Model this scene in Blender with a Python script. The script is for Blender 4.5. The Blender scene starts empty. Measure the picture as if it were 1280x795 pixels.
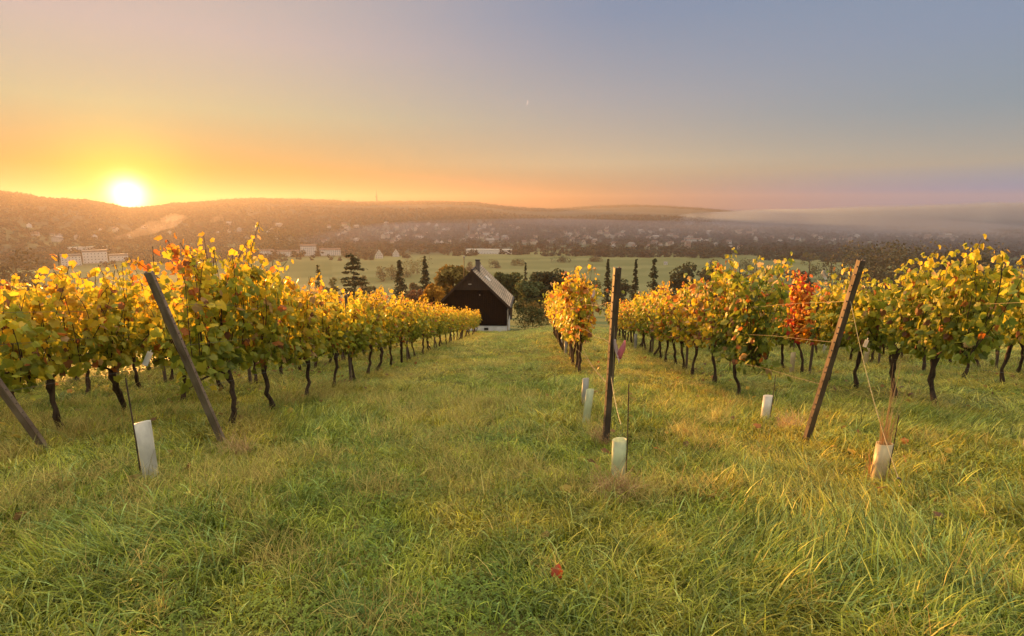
import bpy, math, random
import numpy as np
from mathutils import Vector, Matrix

random.seed(7)
RNG = np.random.default_rng(11)
scn = bpy.context.scene
COL = scn.collection
R = math.radians

# ------------------------------------------------------------------ camera
F = 690.0                                   # focal length in pixels of a 1280 px wide frame
CAMZ = 1.6
YAW, PITCH = R(3.07), R(-10.63)
cam = bpy.data.cameras.new('camera')
cam.sensor_width = 36.0
cam.lens = 36.0 * F / 1280.0
cam.clip_start, cam.clip_end = 0.05, 30000.0
cam_o = bpy.data.objects.new('camera', cam)
cam_o.location = (0, 0, CAMZ)
cam_o.rotation_euler = (R(90) + PITCH, 0, YAW)
COL.objects.link(cam_o)
scn.camera = cam_o
CR = np.array((Matrix.Rotation(YAW, 3, 'Z') @ Matrix.Rotation(R(90) + PITCH, 3, 'X')))
def ray(px, py):
    v = np.array([(px - 640) / F, (397.5 - py) / F, -1.0])
    v = CR @ v
    return v / np.linalg.norm(v)

# ------------------------------------------------------------------ sun, sky, exposure
EXPOSURE = 2.2
SUN_DIR = ray(160, 246)
SUN_AZ = math.atan2(SUN_DIR[0], SUN_DIR[1])             # clockwise from +Y
SUN_EL = math.asin(SUN_DIR[2])
LAMP_EL = SUN_EL + R(1.3)
sun = bpy.data.lights.new('sun', 'SUN')
sun.energy = 5.0
sun.angle = R(0.55)
sun.color = (1.0, 0.43, 0.10)
sun_o = bpy.data.objects.new('sun', sun)
ld = Vector((math.sin(SUN_AZ) * math.cos(LAMP_EL), math.cos(SUN_AZ) * math.cos(LAMP_EL), math.sin(LAMP_EL)))
sun_o.rotation_euler = ld.to_track_quat('Z', 'Y').to_euler()
sun_o.location = ld * 50
COL.objects.link(sun_o)

def s2l(c):
    out = []
    for v in c:
        v = v / 255.0
        out.append(v / 12.92 if v <= 0.04045 else ((v + 0.055) / 1.055) ** 2.4)
    return out
SKY_GAIN = 1.0
def skyc(c, k=1.0):
    return tuple(v * k / 2 ** EXPOSURE for v in c) + (1.0,)

world = bpy.data.worlds.new('World')
scn.world = world
world.use_nodes = True
wn, wl = world.node_tree.nodes, world.node_tree.links
wn.clear()
def wmath(op, a, b=None, clamp=False):
    n = wn.new('ShaderNodeMath'); n.operation = op; n.use_clamp = clamp
    for i, v in enumerate((a, b)):
        if v is None: continue
        if isinstance(v, (int, float)): n.inputs[i].default_value = v
        else: wl.new(v, n.inputs[i])
    return n.outputs[0]
tc = wn.new('ShaderNodeTexCoord')
sep = wn.new('ShaderNodeSeparateXYZ'); wl.new(tc.outputs['Generated'], sep.inputs[0])
elev = wmath('ARCSINE', sep.outputs['Z'])
elev_t = wmath('DIVIDE', wmath('MULTIPLY', elev, 180 / math.pi), 90.0, True)     # 0..1 = 0..90 deg
elev_t = wmath('POWER', elev_t, 0.5)
flat = wn.new('ShaderNodeCombineXYZ'); wl.new(sep.outputs['X'], flat.inputs[0]); wl.new(sep.outputs['Y'], flat.inputs[1])
nrm = wn.new('ShaderNodeVectorMath'); nrm.operation = 'NORMALIZE'; wl.new(flat.outputs[0], nrm.inputs[0])
dt = wn.new('ShaderNodeVectorMath'); dt.operation = 'DOT_PRODUCT'; wl.new(nrm.outputs[0], dt.inputs[0])
dt.inputs[1].default_value = (math.sin(SUN_AZ), math.cos(SUN_AZ), 0)
az = wmath('MULTIPLY', wmath('ARCCOSINE', wmath('MINIMUM', wmath('MAXIMUM', dt.outputs['Value'], -1.0), 1.0)), 180 / math.pi)
def ramp(stops):
    n = wn.new('ShaderNodeValToRGB'); wl.new(elev_t, n.inputs[0])
    cr = n.color_ramp
    cr.interpolation = 'LINEAR'
    while len(cr.elements) < len(stops): cr.elements.new(0.5)
    for e, (deg, c, k) in zip(cr.elements, stops):
        e.position = math.sqrt(deg / 90.0); e.color = skyc(c, k)
    return n.outputs[0]
SKY_STOPS = {'sun': [(1.5, (0.731, 0.0, 0.0)), (4, (0.0, 0.071, 0.0)), (9, (0.245, 0.383, 0.266)), (15, (0.409, 0.407, 0.417))],
             'mid': [(1.5, (0.0, 0.0, 0.0)), (5, (0.392, 0.398, 0.286)), (11, (0.284, 0.338, 0.386)), (18, (0.166, 0.266, 0.413))],
             'far': [(2, (0.0, 0.232, 0.522)), (4, (0.332, 0.366, 0.329)), (8.5, (0.21, 0.313, 0.383)), (14, (0.207, 0.298, 0.432))]}   # deg above the horizon, linear colour
ZEN = [(42, (0.68, 0.58, 0.48), 2.0), (90, (0.87, 0.79, 0.58), 4.3)]  # sky above the frame, brightened to throw added fill light on the ground
def col_ramp(k):
    st = SKY_STOPS[k]
    lo = tuple(v * 0.8 for v in st[0][1])
    return ramp([(0, lo, 1)] + [(d, c, 1) for d, c in st] + [(25, tuple(v * 0.97 for v in st[-1][1]), 1)] + ZEN)
r_sun, r_mid, r_far = col_ramp('sun'), col_ramp('mid'), col_ramp('far')
def wmix(f, a, b):
    n = wn.new('ShaderNodeMix'); n.data_type = 'RGBA'
    wl.new(f, n.inputs[0]); wl.new(a, n.inputs[6]); wl.new(b, n.inputs[7])
    return n.outputs[2]
def smooth(v, a, b):
    n = wn.new('ShaderNodeMapRange'); n.interpolation_type = 'SMOOTHSTEP'
    wl.new(v, n.inputs[0]); n.inputs[1].default_value = a; n.inputs[2].default_value = b
    return n.outputs[0]
sky = wmix(smooth(az, 2, 48), r_sun, r_mid)
sky = wmix(smooth(az, 36, 80), sky, r_far)
# the sun's own disc and the glow of the air around it
sd = wn.new('ShaderNodeVectorMath'); sd.operation = 'DOT_PRODUCT'; wl.new(tc.outputs['Generated'], sd.inputs[0]); sd.inputs[1].default_value = tuple(SUN_DIR)
ang = wmath('MULTIPLY', wmath('ARCCOSINE', wmath('MINIMUM', sd.outputs['Value'], 1.0)), 180 / math.pi)
def gauss(width):
    q = wmath('DIVIDE', ang, width)
    return wmath('EXPONENT', wmath('MULTIPLY', wmath('MULTIPLY', q, q), -1.0))
def addglow(base, width, colr):
    g = gauss(width)
    n = wn.new('ShaderNodeMix'); n.data_type = 'RGBA'; n.blend_type = 'ADD'; n.clamp_factor = False
    wl.new(g, n.inputs[0]); wl.new(base, n.inputs[6]); n.inputs[7].default_value = tuple(c / 2 ** EXPOSURE for c in colr) + (1,)
    return n.outputs[2]
sky = addglow(sky, 4.2, (0.5, 0.52, -0.09))
sky = addglow(sky, 1.2, (6.0, 5.0, 3.2))
nsky = wn.new('ShaderNodeTexSky'); nsky.sky_type = 'NISHITA'; nsky.sun_disc = False
nsky.sun_elevation = SUN_EL; nsky.sun_rotation = SUN_AZ; nsky.dust_density = 2.0; nsky.altitude = 300
# the physical sky stands behind the measured dawn colours with a small weight
sc10 = wn.new('ShaderNodeVectorMath'); sc10.operation = 'SCALE'; sc10.inputs['Scale'].default_value = 10.0; wl.new(sky, sc10.inputs[0])
skm = wn.new('ShaderNodeMix'); skm.data_type = 'RGBA'; skm.inputs[0].default_value = 0.02; wl.new(sc10.outputs[0], skm.inputs[6]); wl.new(nsky.outputs[0], skm.inputs[7])
bg = wn.new('ShaderNodeBackground'); wl.new(skm.outputs[2], bg.inputs[0]); bg.inputs[1].default_value = 0.1
wo = wn.new('ShaderNodeOutputWorld'); wl.new(bg.outputs[0], wo.inputs['Surface'])

vs = scn.view_settings
vs.view_transform = 'Standard'; vs.look = 'None'; vs.exposure = EXPOSURE; vs.gamma = 1.0; vs.use_curve_mapping = False
scn.render.engine = 'CYCLES'
scn.cycles.use_denoising = True
scn.cycles.max_bounces = 8
scn.cycles.diffuse_bounces = 4
scn.cycles.transmission_bounces = 6
scn.cycles.volume_bounces = 0
scn.cycles.sample_clamp_indirect = 6.0

# ------------------------------------------------------------------ helpers
class MB:
    """Collects vertices, faces, material slots and one colour per vertex; build() links them as ONE mesh object."""
    def __init__(s): s.v, s.f, s.m, s.c, s.n = [], [], [], [], 0
    def add(s, v, f, m=0, c=(1, 1, 1)):
        v = np.asarray(v, float)
        s.v.append(v)
        s.f.extend([tuple(int(i) + s.n for i in q) for q in f])
        s.m.extend([m] * len(f))
        c = np.asarray(c, float)
        s.c.append(np.tile(c, (len(v), 1)) if c.ndim == 1 else c)
        s.n += len(v)
    def box(s, lo, hi, m=0, c=(1, 1, 1)):
        x0, y0, z0 = lo; x1, y1, z1 = hi
        v = [(x0, y0, z0), (x1, y0, z0), (x1, y1, z0), (x0, y1, z0), (x0, y0, z1), (x1, y0, z1), (x1, y1, z1), (x0, y1, z1)]
        s.add(v, [(0, 3, 2, 1), (4, 5, 6, 7), (0, 1, 5, 4), (1, 2, 6, 5), (2, 3, 7, 6), (3, 0, 4, 7)], m, c)
    def tube(s, pts, rad, n=6, m=0, c=(1, 1, 1), cap=True):
        pts = np.asarray(pts, float); k = len(pts)
        rad = np.full(k, rad) if np.isscalar(rad) else np.asarray(rad, float)
        t = np.gradient(pts, axis=0); t /= np.linalg.norm(t, axis=1)[:, None] + 1e-9
        up = np.array([0, 0, 1.0]) if abs(t[:, 2]).mean() < 0.85 else np.array([0, 1.0, 0])
        a = np.cross(t, up); a /= np.linalg.norm(a, axis=1)[:, None] + 1e-9
        b = np.cross(t, a)
        th = np.arange(n) * 2 * math.pi / n
        ring = pts[:, None, :] + rad[:, None, None] * (np.cos(th)[None, :, None] * a[:, None, :] + np.sin(th)[None, :, None] * b[:, None, :])
        f = [(i * n + j, i * n + (j + 1) % n, (i + 1) * n + (j + 1) % n, (i + 1) * n + j) for i in range(k - 1) for j in range(n)]
        if cap:
            f.append(tuple(range(n))[::-1]); f.append(tuple((k - 1) * n + j for j in range(n)))
        s.add(ring.reshape(-1, 3), f, m, c)
    def mesh(s, name, mats, smooth=False):
        me = bpy.data.meshes.new(name)
        v = np.concatenate(s.v) if s.v else np.zeros((0, 3))
        me.from_pydata(v.tolist(), [], s.f)
        for m in (mats if isinstance(mats, (list, tuple)) else [mats]): me.materials.append(m)
        if len(set(s.m)) > 1: me.polygons.foreach_set('material_index', np.array(s.m, dtype=np.int32))
        ca = me.color_attributes.new('Col', 'FLOAT_COLOR', 'POINT')
        ca.data.foreach_set('color', np.concatenate([np.concatenate(s.c), np.ones((len(v), 1))], 1).astype(np.float32).ravel())
        if smooth: me.polygons.foreach_set('use_smooth', np.ones(len(me.polygons), dtype=bool))
        me.update()
        return me
    def build(s, name, mats, parent=None, smooth=False, loc=None):
        o = bpy.data.objects.new(name, s.mesh(name, mats, smooth)); COL.objects.link(o)
        if parent: o.parent = parent
        if loc is not None: o.location = loc
        return o

def tag(o, label, cat, group=None):
    o['label'] = label; o['category'] = cat
    if group: o['group'] = group
    return o
def setting(o, kind='structure'):
    o['kind'] = kind
    return o
def thing(name, label, cat, loc=(0, 0, 0), rz=0.0, group=None):
    o = bpy.data.objects.new(name, None); COL.objects.link(o)
    o.empty_display_size = 0.2
    o.location = loc; o.rotation_euler = (0, 0, rz)
    return tag(o, label, cat, group)

# smooth value noise, 2-D
_T = RNG.random((256, 256))
def vnoise(x, y, s=1.0, seed=0):
    x = np.asarray(x, float) / s + seed * 17.37; y = np.asarray(y, float) / s + seed * 9.71
    xi, yi = np.floor(x).astype(int), np.floor(y).astype(int)
    fx, fy = x - xi, y - yi
    fx, fy = fx * fx * (3 - 2 * fx), fy * fy * (3 - 2 * fy)
    g = lambda i, j: _T[(xi + i) % 256, (yi + j) % 256]
    return (g(0, 0) * (1 - fx) + g(1, 0) * fx) * (1 - fy) + (g(0, 1) * (1 - fx) + g(1, 1) * fx) * fy
def sstep(a, b, v):
    t = np.clip((np.asarray(v, float) - a) / (b - a), 0, 1)
    return t * t * (3 - 2 * t)

# ------------------------------------------------------------------ terrain
_ty = np.arange(-400, 20001.0)
_tz = np.interp(_ty, [-400, -60, 0, 65, 100, 300, 470, 560, 640, 20000], [36, 11.4, 0, -12.35, -18.4, -48.5, -72, -78.8, -80, -80])
_k = np.ones(7) / 7
_tz = np.convolve(np.pad(_tz, 9, mode='edge'), np.convolve(np.convolve(_k, _k), _k), 'same')[9:-9]
# skyline of the far hills: picture column, picture row, distance in metres
SKY_PROF = [(-260, 236, 3000), (-120, 240, 3000), (0, 242, 3000), (60, 252, 3050), (110, 254, 3200), (140, 259, 3500), (160, 263, 3600), (185, 262, 3600), (215, 258, 3600), (250, 256, 3650), (300, 252, 3700), (345, 251, 3750), (400, 252, 3800),
            (450, 255, 3800), (500, 254.5, 3900), (560, 254, 3900), (595, 255, 3900), (618, 258, 3900), (640, 261, 4000), (690, 264, 4200), (715, 262, 4500), (740, 260, 4500), (790, 258.5, 4600), (830, 259, 4700), (880, 262, 4800), (905, 265, 4900), (960, 272, 5000), (1100, 276, 5000), (1400, 276, 5000)]
_pa, _pz, _pr = [], [], []
for px, py, r in SKY_PROF:
    d = ray(px, py)
    _pa.append(math.atan2(d[0], d[1])); _pz.append(CAMZ + r * d[2] / math.hypot(d[0], d[1])); _pr.append(r)
def ground(x, y):
    x = np.asarray(x, float); y = np.asarray(y, float)
    r = np.hypot(x, y); a = np.arctan2(x, y)
    w = sstep(40, 180, r)
    t = y * (1 - w) + np.maximum(y, 0.88 * r) * w
    t = np.where(y < 0, y, t)
    z = np.interp(t, _ty, _tz) + 0.008 * sstep(-3.2, 1.5, x) * np.clip(t, -60, 65) * sstep(190, 80, r)
    z = z + (vnoise(x, y, 1.7, 1) - 0.5) * 0.07 * sstep(60, 20, r) + (vnoise(x, y, 0.55, 2) - 0.5) * 0.04 * sstep(30, 10, r)
    z = z + (vnoise(x, y, 60, 3) - 0.5) * 3.0 * sstep(90, 300, r) * sstep(620, 450, r)
    hz = np.interp(a, _pa, _pz) + 80
    hr = np.interp(a, _pa, _pr)
    up = np.clip((r - 1350) / (hr - 1350), 0, 1) ** 1.35
    up = up * up * (3 - 2 * up) * 0.55 + up * 0.45
    dn = 1 - 0.6 * sstep(hr + 100, hr + 2200, r)
    rough = (vnoise(x, y, 420, 4) - 0.5) * 26 * up * (1 - sstep(0.72, 0.98, up)) + (vnoise(x, y, 45, 5) - 0.5) * 7 * sstep(0.5, 0.9, up)
    hills = (hz * up * dn + rough) * (y > 0)
    hills = hills + 9 * sstep(1500, 2300, r) * (y > 0) * vnoise(x, y, 600, 8)
    return z + hills
def gz(x, y): return float(ground(x, y))
def hit(px, py, far=9000):
    d = ray(px, py); t0 = 0.5; t = 0.5
    while t < far:
        p = np.array([0, 0, CAMZ]) + d * t
        if p[2] < gz(p[0], p[1]):
            lo, hi = t0, t
            for _ in range(24):
                m = (lo + hi) / 2; p = np.array([0, 0, CAMZ]) + d * m
                if p[2] < gz(p[0], p[1]): hi = m
                else: lo = m
            p = np.array([0, 0, CAMZ]) + d * hi
            return np.array([p[0], p[1], gz(p[0], p[1])])
        t0 = t; t *= 1.01
    raise ValueError('no ground at %s %s' % (px, py))
def at_dist(px, dist, py=330):
    d = ray(px, py); h = math.hypot(d[0], d[1])
    return np.array([d[0] / h * dist, d[1] / h * dist])
def height_at(px, py, dist):
    d = ray(px, py)
    return CAMZ + dist * d[2] / math.hypot(d[0], d[1])
def at_y(px, py, Y):
    d = ray(px, py)
    return np.array([0, 0, CAMZ]) + d * (Y / d[1])

# ------------------------------------------------------------------ materials
def mat(name): 
    m = bpy.data.materials.new(name); m.use_nodes = True
    nt = m.node_tree; nt.nodes.clear()
    out = nt.nodes.new('ShaderNodeOutputMaterial')
    return m, nt.nodes, nt.links, out
def noise_col(n, l, c1, c2, scale, coord='Object', detail=4, lo=0.35, hi=0.65, mapping=None):
    tcn = n.new('ShaderNodeTexCoord'); nz = n.new('ShaderNodeTexNoise'); nz.inputs['Scale'].default_value = scale; nz.inputs['Detail'].default_value = detail
    src = tcn.outputs[coord] if coord != 'Position' else n.new('ShaderNodeNewGeometry').outputs['Position']
    if mapping:
        mp = n.new('ShaderNodeMapping'); mp.inputs['Scale'].default_value = mapping; l.new(src, mp.inputs[0]); src = mp.outputs[0]
    l.new(src, nz.inputs['Vector'])
    r = n.new('ShaderNodeValToRGB'); r.color_ramp.elements[0].position = lo; r.color_ramp.elements[1].position = hi
    r.color_ramp.elements[0].color = (*c1, 1); r.color_ramp.elements[1].color = (*c2, 1)
    l.new(nz.outputs['Fac'], r.inputs[0])
    return r.outputs[0], nz.outputs['Fac']
def simple(name, c1, c2=None, scale=8.0, rough=0.7, metal=0.0, bump=0.0, coord='Object', mapping=None, spec=0.3, lo=0.35, hi=0.65):
    m, n, l, out = mat(name)
    p = n.new('ShaderNodeBsdfPrincipled'); p.inputs['Roughness'].default_value = rough; p.inputs['Metallic'].default_value = metal
    p.inputs['Specular IOR Level'].default_value = spec
    colr, fac = noise_col(n, l, c1, c2 or tuple(v * 0.8 for v in c1), scale, coord, mapping=mapping, lo=lo, hi=hi)
    l.new(colr, p.inputs['Base Color'])
    if bump:
        b = n.new('ShaderNodeBump'); b.inputs['Strength'].default_value = bump; b.inputs['Distance'].default_value = 0.02
        l.new(fac, b.inputs['Height']); l.new(b.outputs[0], p.inputs['Normal'])
    l.new(p.outputs[0], out.inputs[0])
    return m
def leafy(name, trans=0.4, rough=0.55, spec=0.25, gain=1.0, patch=None, rnd=0.0, tgain=1.0):
    """Thin leaf or blade: colour from the 'Col' attribute, part reflected and part let through."""
    m, n, l, out = mat(name)
    a = n.new('ShaderNodeAttribute'); a.attribute_name = 'Col'
    c = a.outputs['Color']
    if patch:                                   # colour patches that stand in the world: (scale, tint1, tint2)
        for sc_, t1, t2, lo, hi in patch:
            pc, _ = noise_col(n, l, t1, t2, sc_, 'Position', 3, lo, hi)
            mx = n.new('ShaderNodeMix'); mx.data_type = 'RGBA'; mx.blend_type = 'MULTIPLY'; mx.inputs[0].default_value = 1
            l.new(c, mx.inputs[6]); l.new(pc, mx.inputs[7]); c = mx.outputs[2]
    if rnd:
        oi = n.new('ShaderNodeObjectInfo'); mr = n.new('ShaderNodeMapRange'); mr.inputs[3].default_value = 1 - rnd; mr.inputs[4].default_value = 1 + rnd
        l.new(oi.outputs['Random'], mr.inputs[0])
        vm = n.new('ShaderNodeVectorMath'); vm.operation = 'SCALE'; l.new(c, vm.inputs[0]); l.new(mr.outputs[0], vm.inputs['Scale']); c = vm.outputs[0]
    p = n.new('ShaderNodeBsdfPrincipled'); p.inputs['Roughness'].default_value = rough; p.inputs['Specular IOR Level'].default_value = spec
    l.new(c, p.inputs['Base Color'])
    t = n.new('ShaderNodeBsdfTranslucent')
    vm = n.new('ShaderNodeVectorMath'); vm.operation = 'SCALE'; l.new(c, vm.inputs[0]); vm.inputs['Scale'].default_value = tgain
    l.new(vm.outputs[0], t.inputs[0])
    mx = n.new('ShaderNodeMixShader'); mx.inputs[0].default_value = trans
    l.new(p.outputs[0], mx.inputs[1]); l.new(t.outputs[0], mx.inputs[2]); l.new(mx.outputs[0], out.inputs[0])
    return m
def outward(o):
    import bmesh
    bm = bmesh.new(); bm.from_mesh(o.data); bmesh.ops.recalc_face_normals(bm, faces=bm.faces); bm.to_mesh(o.data); bm.free()
    return o
def volume(name, density, colour, aniso):
    m, n, l, out = mat(name)
    v = n.new('ShaderNodeVolumePrincipled'); v.inputs['Density'].default_value = density
    v.inputs['Color'].default_value = (*colour, 1); v.inputs['Anisotropy'].default_value = aniso
    l.new(v.outputs[0], out.inputs['Volume'])
    m.cycles.homogeneous_volume = True
    return m

M_LEAF = leafy('vine_leaf', trans=0.5, rough=0.45, spec=0.35, tgain=1.45)
M_BARK = simple('vine_bark', (0.10, 0.065, 0.04), (0.035, 0.022, 0.015), 30, 0.9, bump=0.9, mapping=(1, 1, 0.25))
M_GRASS = leafy('grass_blade', trans=0.28, rough=0.45, spec=0.3, patch=[(0.45, (0.78, 0.98, 0.85), (1.22, 1.08, 0.88), 0.42, 0.66), (2.2, (0.72, 0.8, 0.8), (1.22, 1.15, 1.05), 0.35, 0.65)], rnd=0.3)
M_STRAW = leafy('dry_straw', trans=0.45, rough=0.7, spec=0.2, rnd=0.2)
M_POST = simple('galvanised_brown_steel', (0.36, 0.29, 0.25), (0.15, 0.11, 0.095), 9, 0.45, 0.45, bump=0.15, mapping=(1, 1, 0.3))
M_ROWPOST = simple('row_post_wood', (0.19, 0.14, 0.10), (0.09, 0.065, 0.05), 12, 0.85, bump=0.3, mapping=(1, 1, 0.15))
M_POST_SHADED = simple('shaded_post_steel', (0.17, 0.135, 0.115), (0.06, 0.048, 0.042), 9, 0.5, 0.35, bump=0.15, mapping=(1, 1, 0.3))  # darker copy of the post steel, shade put into its colour
M_TAB = simple('post_notch_metal', (0.26, 0.22, 0.19), (0.16, 0.13, 0.115), 30, 0.4, 0.6)
M_WIRE = simple('wire', (0.2, 0.18, 0.16), (0.13, 0.12, 0.11), 20, 0.5, 0.5)
M_STAKE = simple('rusty_stake', (0.12, 0.085, 0.06), (0.07, 0.05, 0.04), 30, 0.7, 0.3)
M_TWINE = simple('twine', (0.55, 0.45, 0.25), (0.4, 0.32, 0.18), 40, 0.9)
M_WOODS = leafy('woodland', trans=0.2, rough=0.8, spec=0.05, rnd=0.5)
M_TREE = leafy('tree_leaves', trans=0.25, rough=0.7, spec=0.1)
M_TRUNK = simple('tree_bark', (0.09, 0.065, 0.045), (0.05, 0.035, 0.025), 4, 0.9, bump=0.5)

# tube plastic
def plastic(name, c, trans):
    m, n, l, out = mat(name)
    p = n.new('ShaderNodeBsdfPrincipled'); p.inputs['Roughness'].default_value = 0.45
    colr, _ = noise_col(n, l, c, tuple(v * 0.5 for v in c), 9, 'Object', 6, 0.42, 0.78, mapping=(1, 1, 0.5))
    l.new(colr, p.inputs['Base Color'])
    t = n.new('ShaderNodeBsdfTranslucent'); l.new(colr, t.inputs[0])
    mx = n.new('ShaderNodeMixShader'); mx.inputs[0].default_value = trans
    l.new(p.outputs[0], mx.inputs[1]); l.new(t.outputs[0], mx.inputs[2]); l.new(mx.outputs[0], out.inputs[0])
    return m
M_TUBE_GREEN = plastic('pale_green_plastic', (0.66, 0.72, 0.48), 0.4)
M_TUBE_WHITE = plastic('white_plastic', (0.78, 0.76, 0.68), 0.35)
M_TUBE_GREY = plastic('grey_plastic', (0.45, 0.45, 0.41), 0.3)
M_TUBE_SUNLIT = plastic('sunlit_cream_plastic', (0.76, 0.65, 0.39), 0.4)  # cream plastic with the warmth of sunlight put into its colour
M_PINK = plastic('pink_ribbon', (0.85, 0.30, 0.34), 0.4)
M_PALEPINK = plastic('pale_ribbon', (0.85, 0.70, 0.68), 0.4)

# ------------------------------------------------------------------ the ground sheet
def build_ground():
    va0 = -YAW
    az = np.concatenate([va0 + np.radians(np.arange(-58, 58.01, 0.22)), va0 + np.radians(np.arange(61, 300, 3.0))])
    rr = np.concatenate([[0.0], np.geomspace(0.8, 40, 130), np.geomspace(41, 1300, 130), np.linspace(1320, 5750, 170)])
    A, Rr = np.meshgrid(az, rr, indexing='ij')
    X, Y = Rr * np.sin(A), Rr * np.cos(A)
    Z = ground(X, Y)
    na, nr = A.shape
    idx = np.arange(na * nr).reshape(na, nr)
    i2 = np.roll(idx, -1, axis=0)
    q = np.stack([idx[:, :-1], idx[:, 1:], i2[:, 1:], i2[:, :-1]], -1).reshape(-1, 4)
    # ground cover: R = wooded, G = meadow tint, B = near turf
    r = Rr
    wood = sstep(1100, 1250, r + 200 * (vnoise(X, Y, 260, 6) - 0.5)) * (0.6 + 0.4 * sstep(0.35, 0.6, vnoise(X, Y, 330, 7)))
    wood = np.maximum(wood, sstep(2000, 2500, r))
    near = sstep(75, 38, r)
    U, V = X * 0.93 + Y * 0.36, Y * 0.93 - X * 0.36
    plot = _T[(np.floor(V / 42 + 0.35 * np.floor(U / 260)).astype(int)) % 256, (np.floor(U / 260)).astype(int) % 256]
    mead = 0.62 * plot + 0.25 * vnoise(X, Y, 90, 9) + 0.2 * (vnoise(X * 0.2, Y, 14, 10) - 0.3)
    colr = np.stack([wood, mead, near], -1).reshape(-1, 3)
    mb = MB(); mb.add(np.stack([X, Y, Z], -1).reshape(-1, 3), q.tolist(), 0, colr)
    m, n, l, out = mat('meadow_and_turf')
    a = n.new('ShaderNodeAttribute'); a.attribute_name = 'Col'
    sp = n.new('ShaderNodeSeparateColor'); l.new(a.outputs['Color'], sp.inputs[0])
    def mx(f, c1, c2):
        k = n.new('ShaderNodeMix'); k.data_type = 'RGBA'
        l.new(f, k.inputs[0])
        for i, c in ((6, c1), (7, c2)):
            if isinstance(c, tuple): k.inputs[i].default_value = (*c, 1)
            else: l.new(c, k.inputs[i])
        return k.outputs[2]
    turf, tf = noise_col(n, l, (0.045, 0.050, 0.014), (0.14, 0.125, 0.035), 5, 'Position', 8, 0.35, 0.7)
    mead_c = mx(sp.outputs[1], (0.085, 0.105, 0.04), (0.185, 0.185, 0.085))
    wood_c, _ = noise_col(n, l, (0.020, 0.034, 0.028), (0.038, 0.052, 0.042), 0.03, 'Position', 8, 0.35, 0.65)
    c = mx(sp.outputs[0], mead_c, wood_c)
    c = mx(sp.outputs[2], c, turf)
    p = n.new('ShaderNodeBsdfPrincipled'); p.inputs['Roughness'].default_value = 0.95; p.inputs['Specular IOR Level'].default_value = 0.05
    l.new(c, p.inputs['Base Color'])
    b = n.new('ShaderNodeBump'); b.inputs['Strength'].default_value = 0.7; b.inputs['Distance'].default_value = 0.05
    l.new(tf, b.inputs['Height']); l.new(b.outputs[0], p.inputs['Normal'])
    l.new(p.outputs[0], out.inputs[0])
    setting(mb.build('ground', m, smooth=True))
build_ground()

# ------------------------------------------------------------------ haze and fog
M_HAZE = volume('haze_air', 0.00014, (0.50, 0.48, 0.52), 0.46)
hb = MB(); hb.box((-5800, -5800, -140), (5800, 5800, 190))
setting(hb.build('haze', M_HAZE), 'stuff')
def build_fog():
    # one low bank of fog over the valley floor on the right, its top uneven and thin at its left end
    mb = MB()
    px = np.linspace(735, 1560, 60)
    top = np.interp(px, [735, 760, 800, 860, 910, 960, 1100, 1280, 1560], [278, 272, 268, 266, 264, 261.5, 258, 251, 246])
    azs = np.array([math.atan2(*ray(p, 270)[:2]) for p in px])
    rad = np.linspace(2350, 5600, 22)
    rows_t, rows_b = [], []
    for i, (a, p) in enumerate(zip(azs, px)):
        ztop = height_at(p, top[i], 3600)
        endf = min(1.0, i / 9.0)
        for j, r in enumerate(rad):
            r2 = r + (1 - endf) * 900 + 500 * (vnoise(a * 40, 0, 1, 3) - 0.5) * (1 - j / 21)
            x, y = r2 * math.sin(a), r2 * math.cos(a)
            edge = min(1.0, j / 7.0) * endf
            zt = -70 + (ztop + 70) * edge ** 0.5 + (float(vnoise(x, y, 260, 12)) - 0.5) * 16 * edge
            rows_t.append((x, y, max(zt, -74))); rows_b.append((x, y, -86 if j else -86))
    na, nr = len(px), len(rad)
    v = rows_t + rows_b; f = []
    T = lambda i, j: i * nr + j
    B = lambda i, j: na * nr + i * nr + j
    for i in range(na - 1):
        for j in range(nr - 1):
            f.append((T(i, j), T(i + 1, j), T(i + 1, j + 1), T(i, j + 1)))
            f.append((B(i, j), B(i, j + 1), B(i + 1, j + 1), B(i + 1, j)))
        f.append((T(i, 0), B(i, 0), B(i + 1, 0), T(i + 1, 0))); f.append((T(i, nr - 1), T(i + 1, nr - 1), B(i + 1, nr - 1), B(i, nr - 1)))
    for j in range(nr - 1):
        f.append((T(0, j), T(0, j + 1), B(0, j + 1), B(0, j))); f.append((T(na - 1, j), B(na - 1, j), B(na - 1, j + 1), T(na - 1, j + 1)))
    mb.add(v, f)
    setting(outward(mb.build('fog', volume('fog_air', 0.0016, (0.58, 0.78, 1.0), 0.74))), 'stuff')
build_fog()
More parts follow.
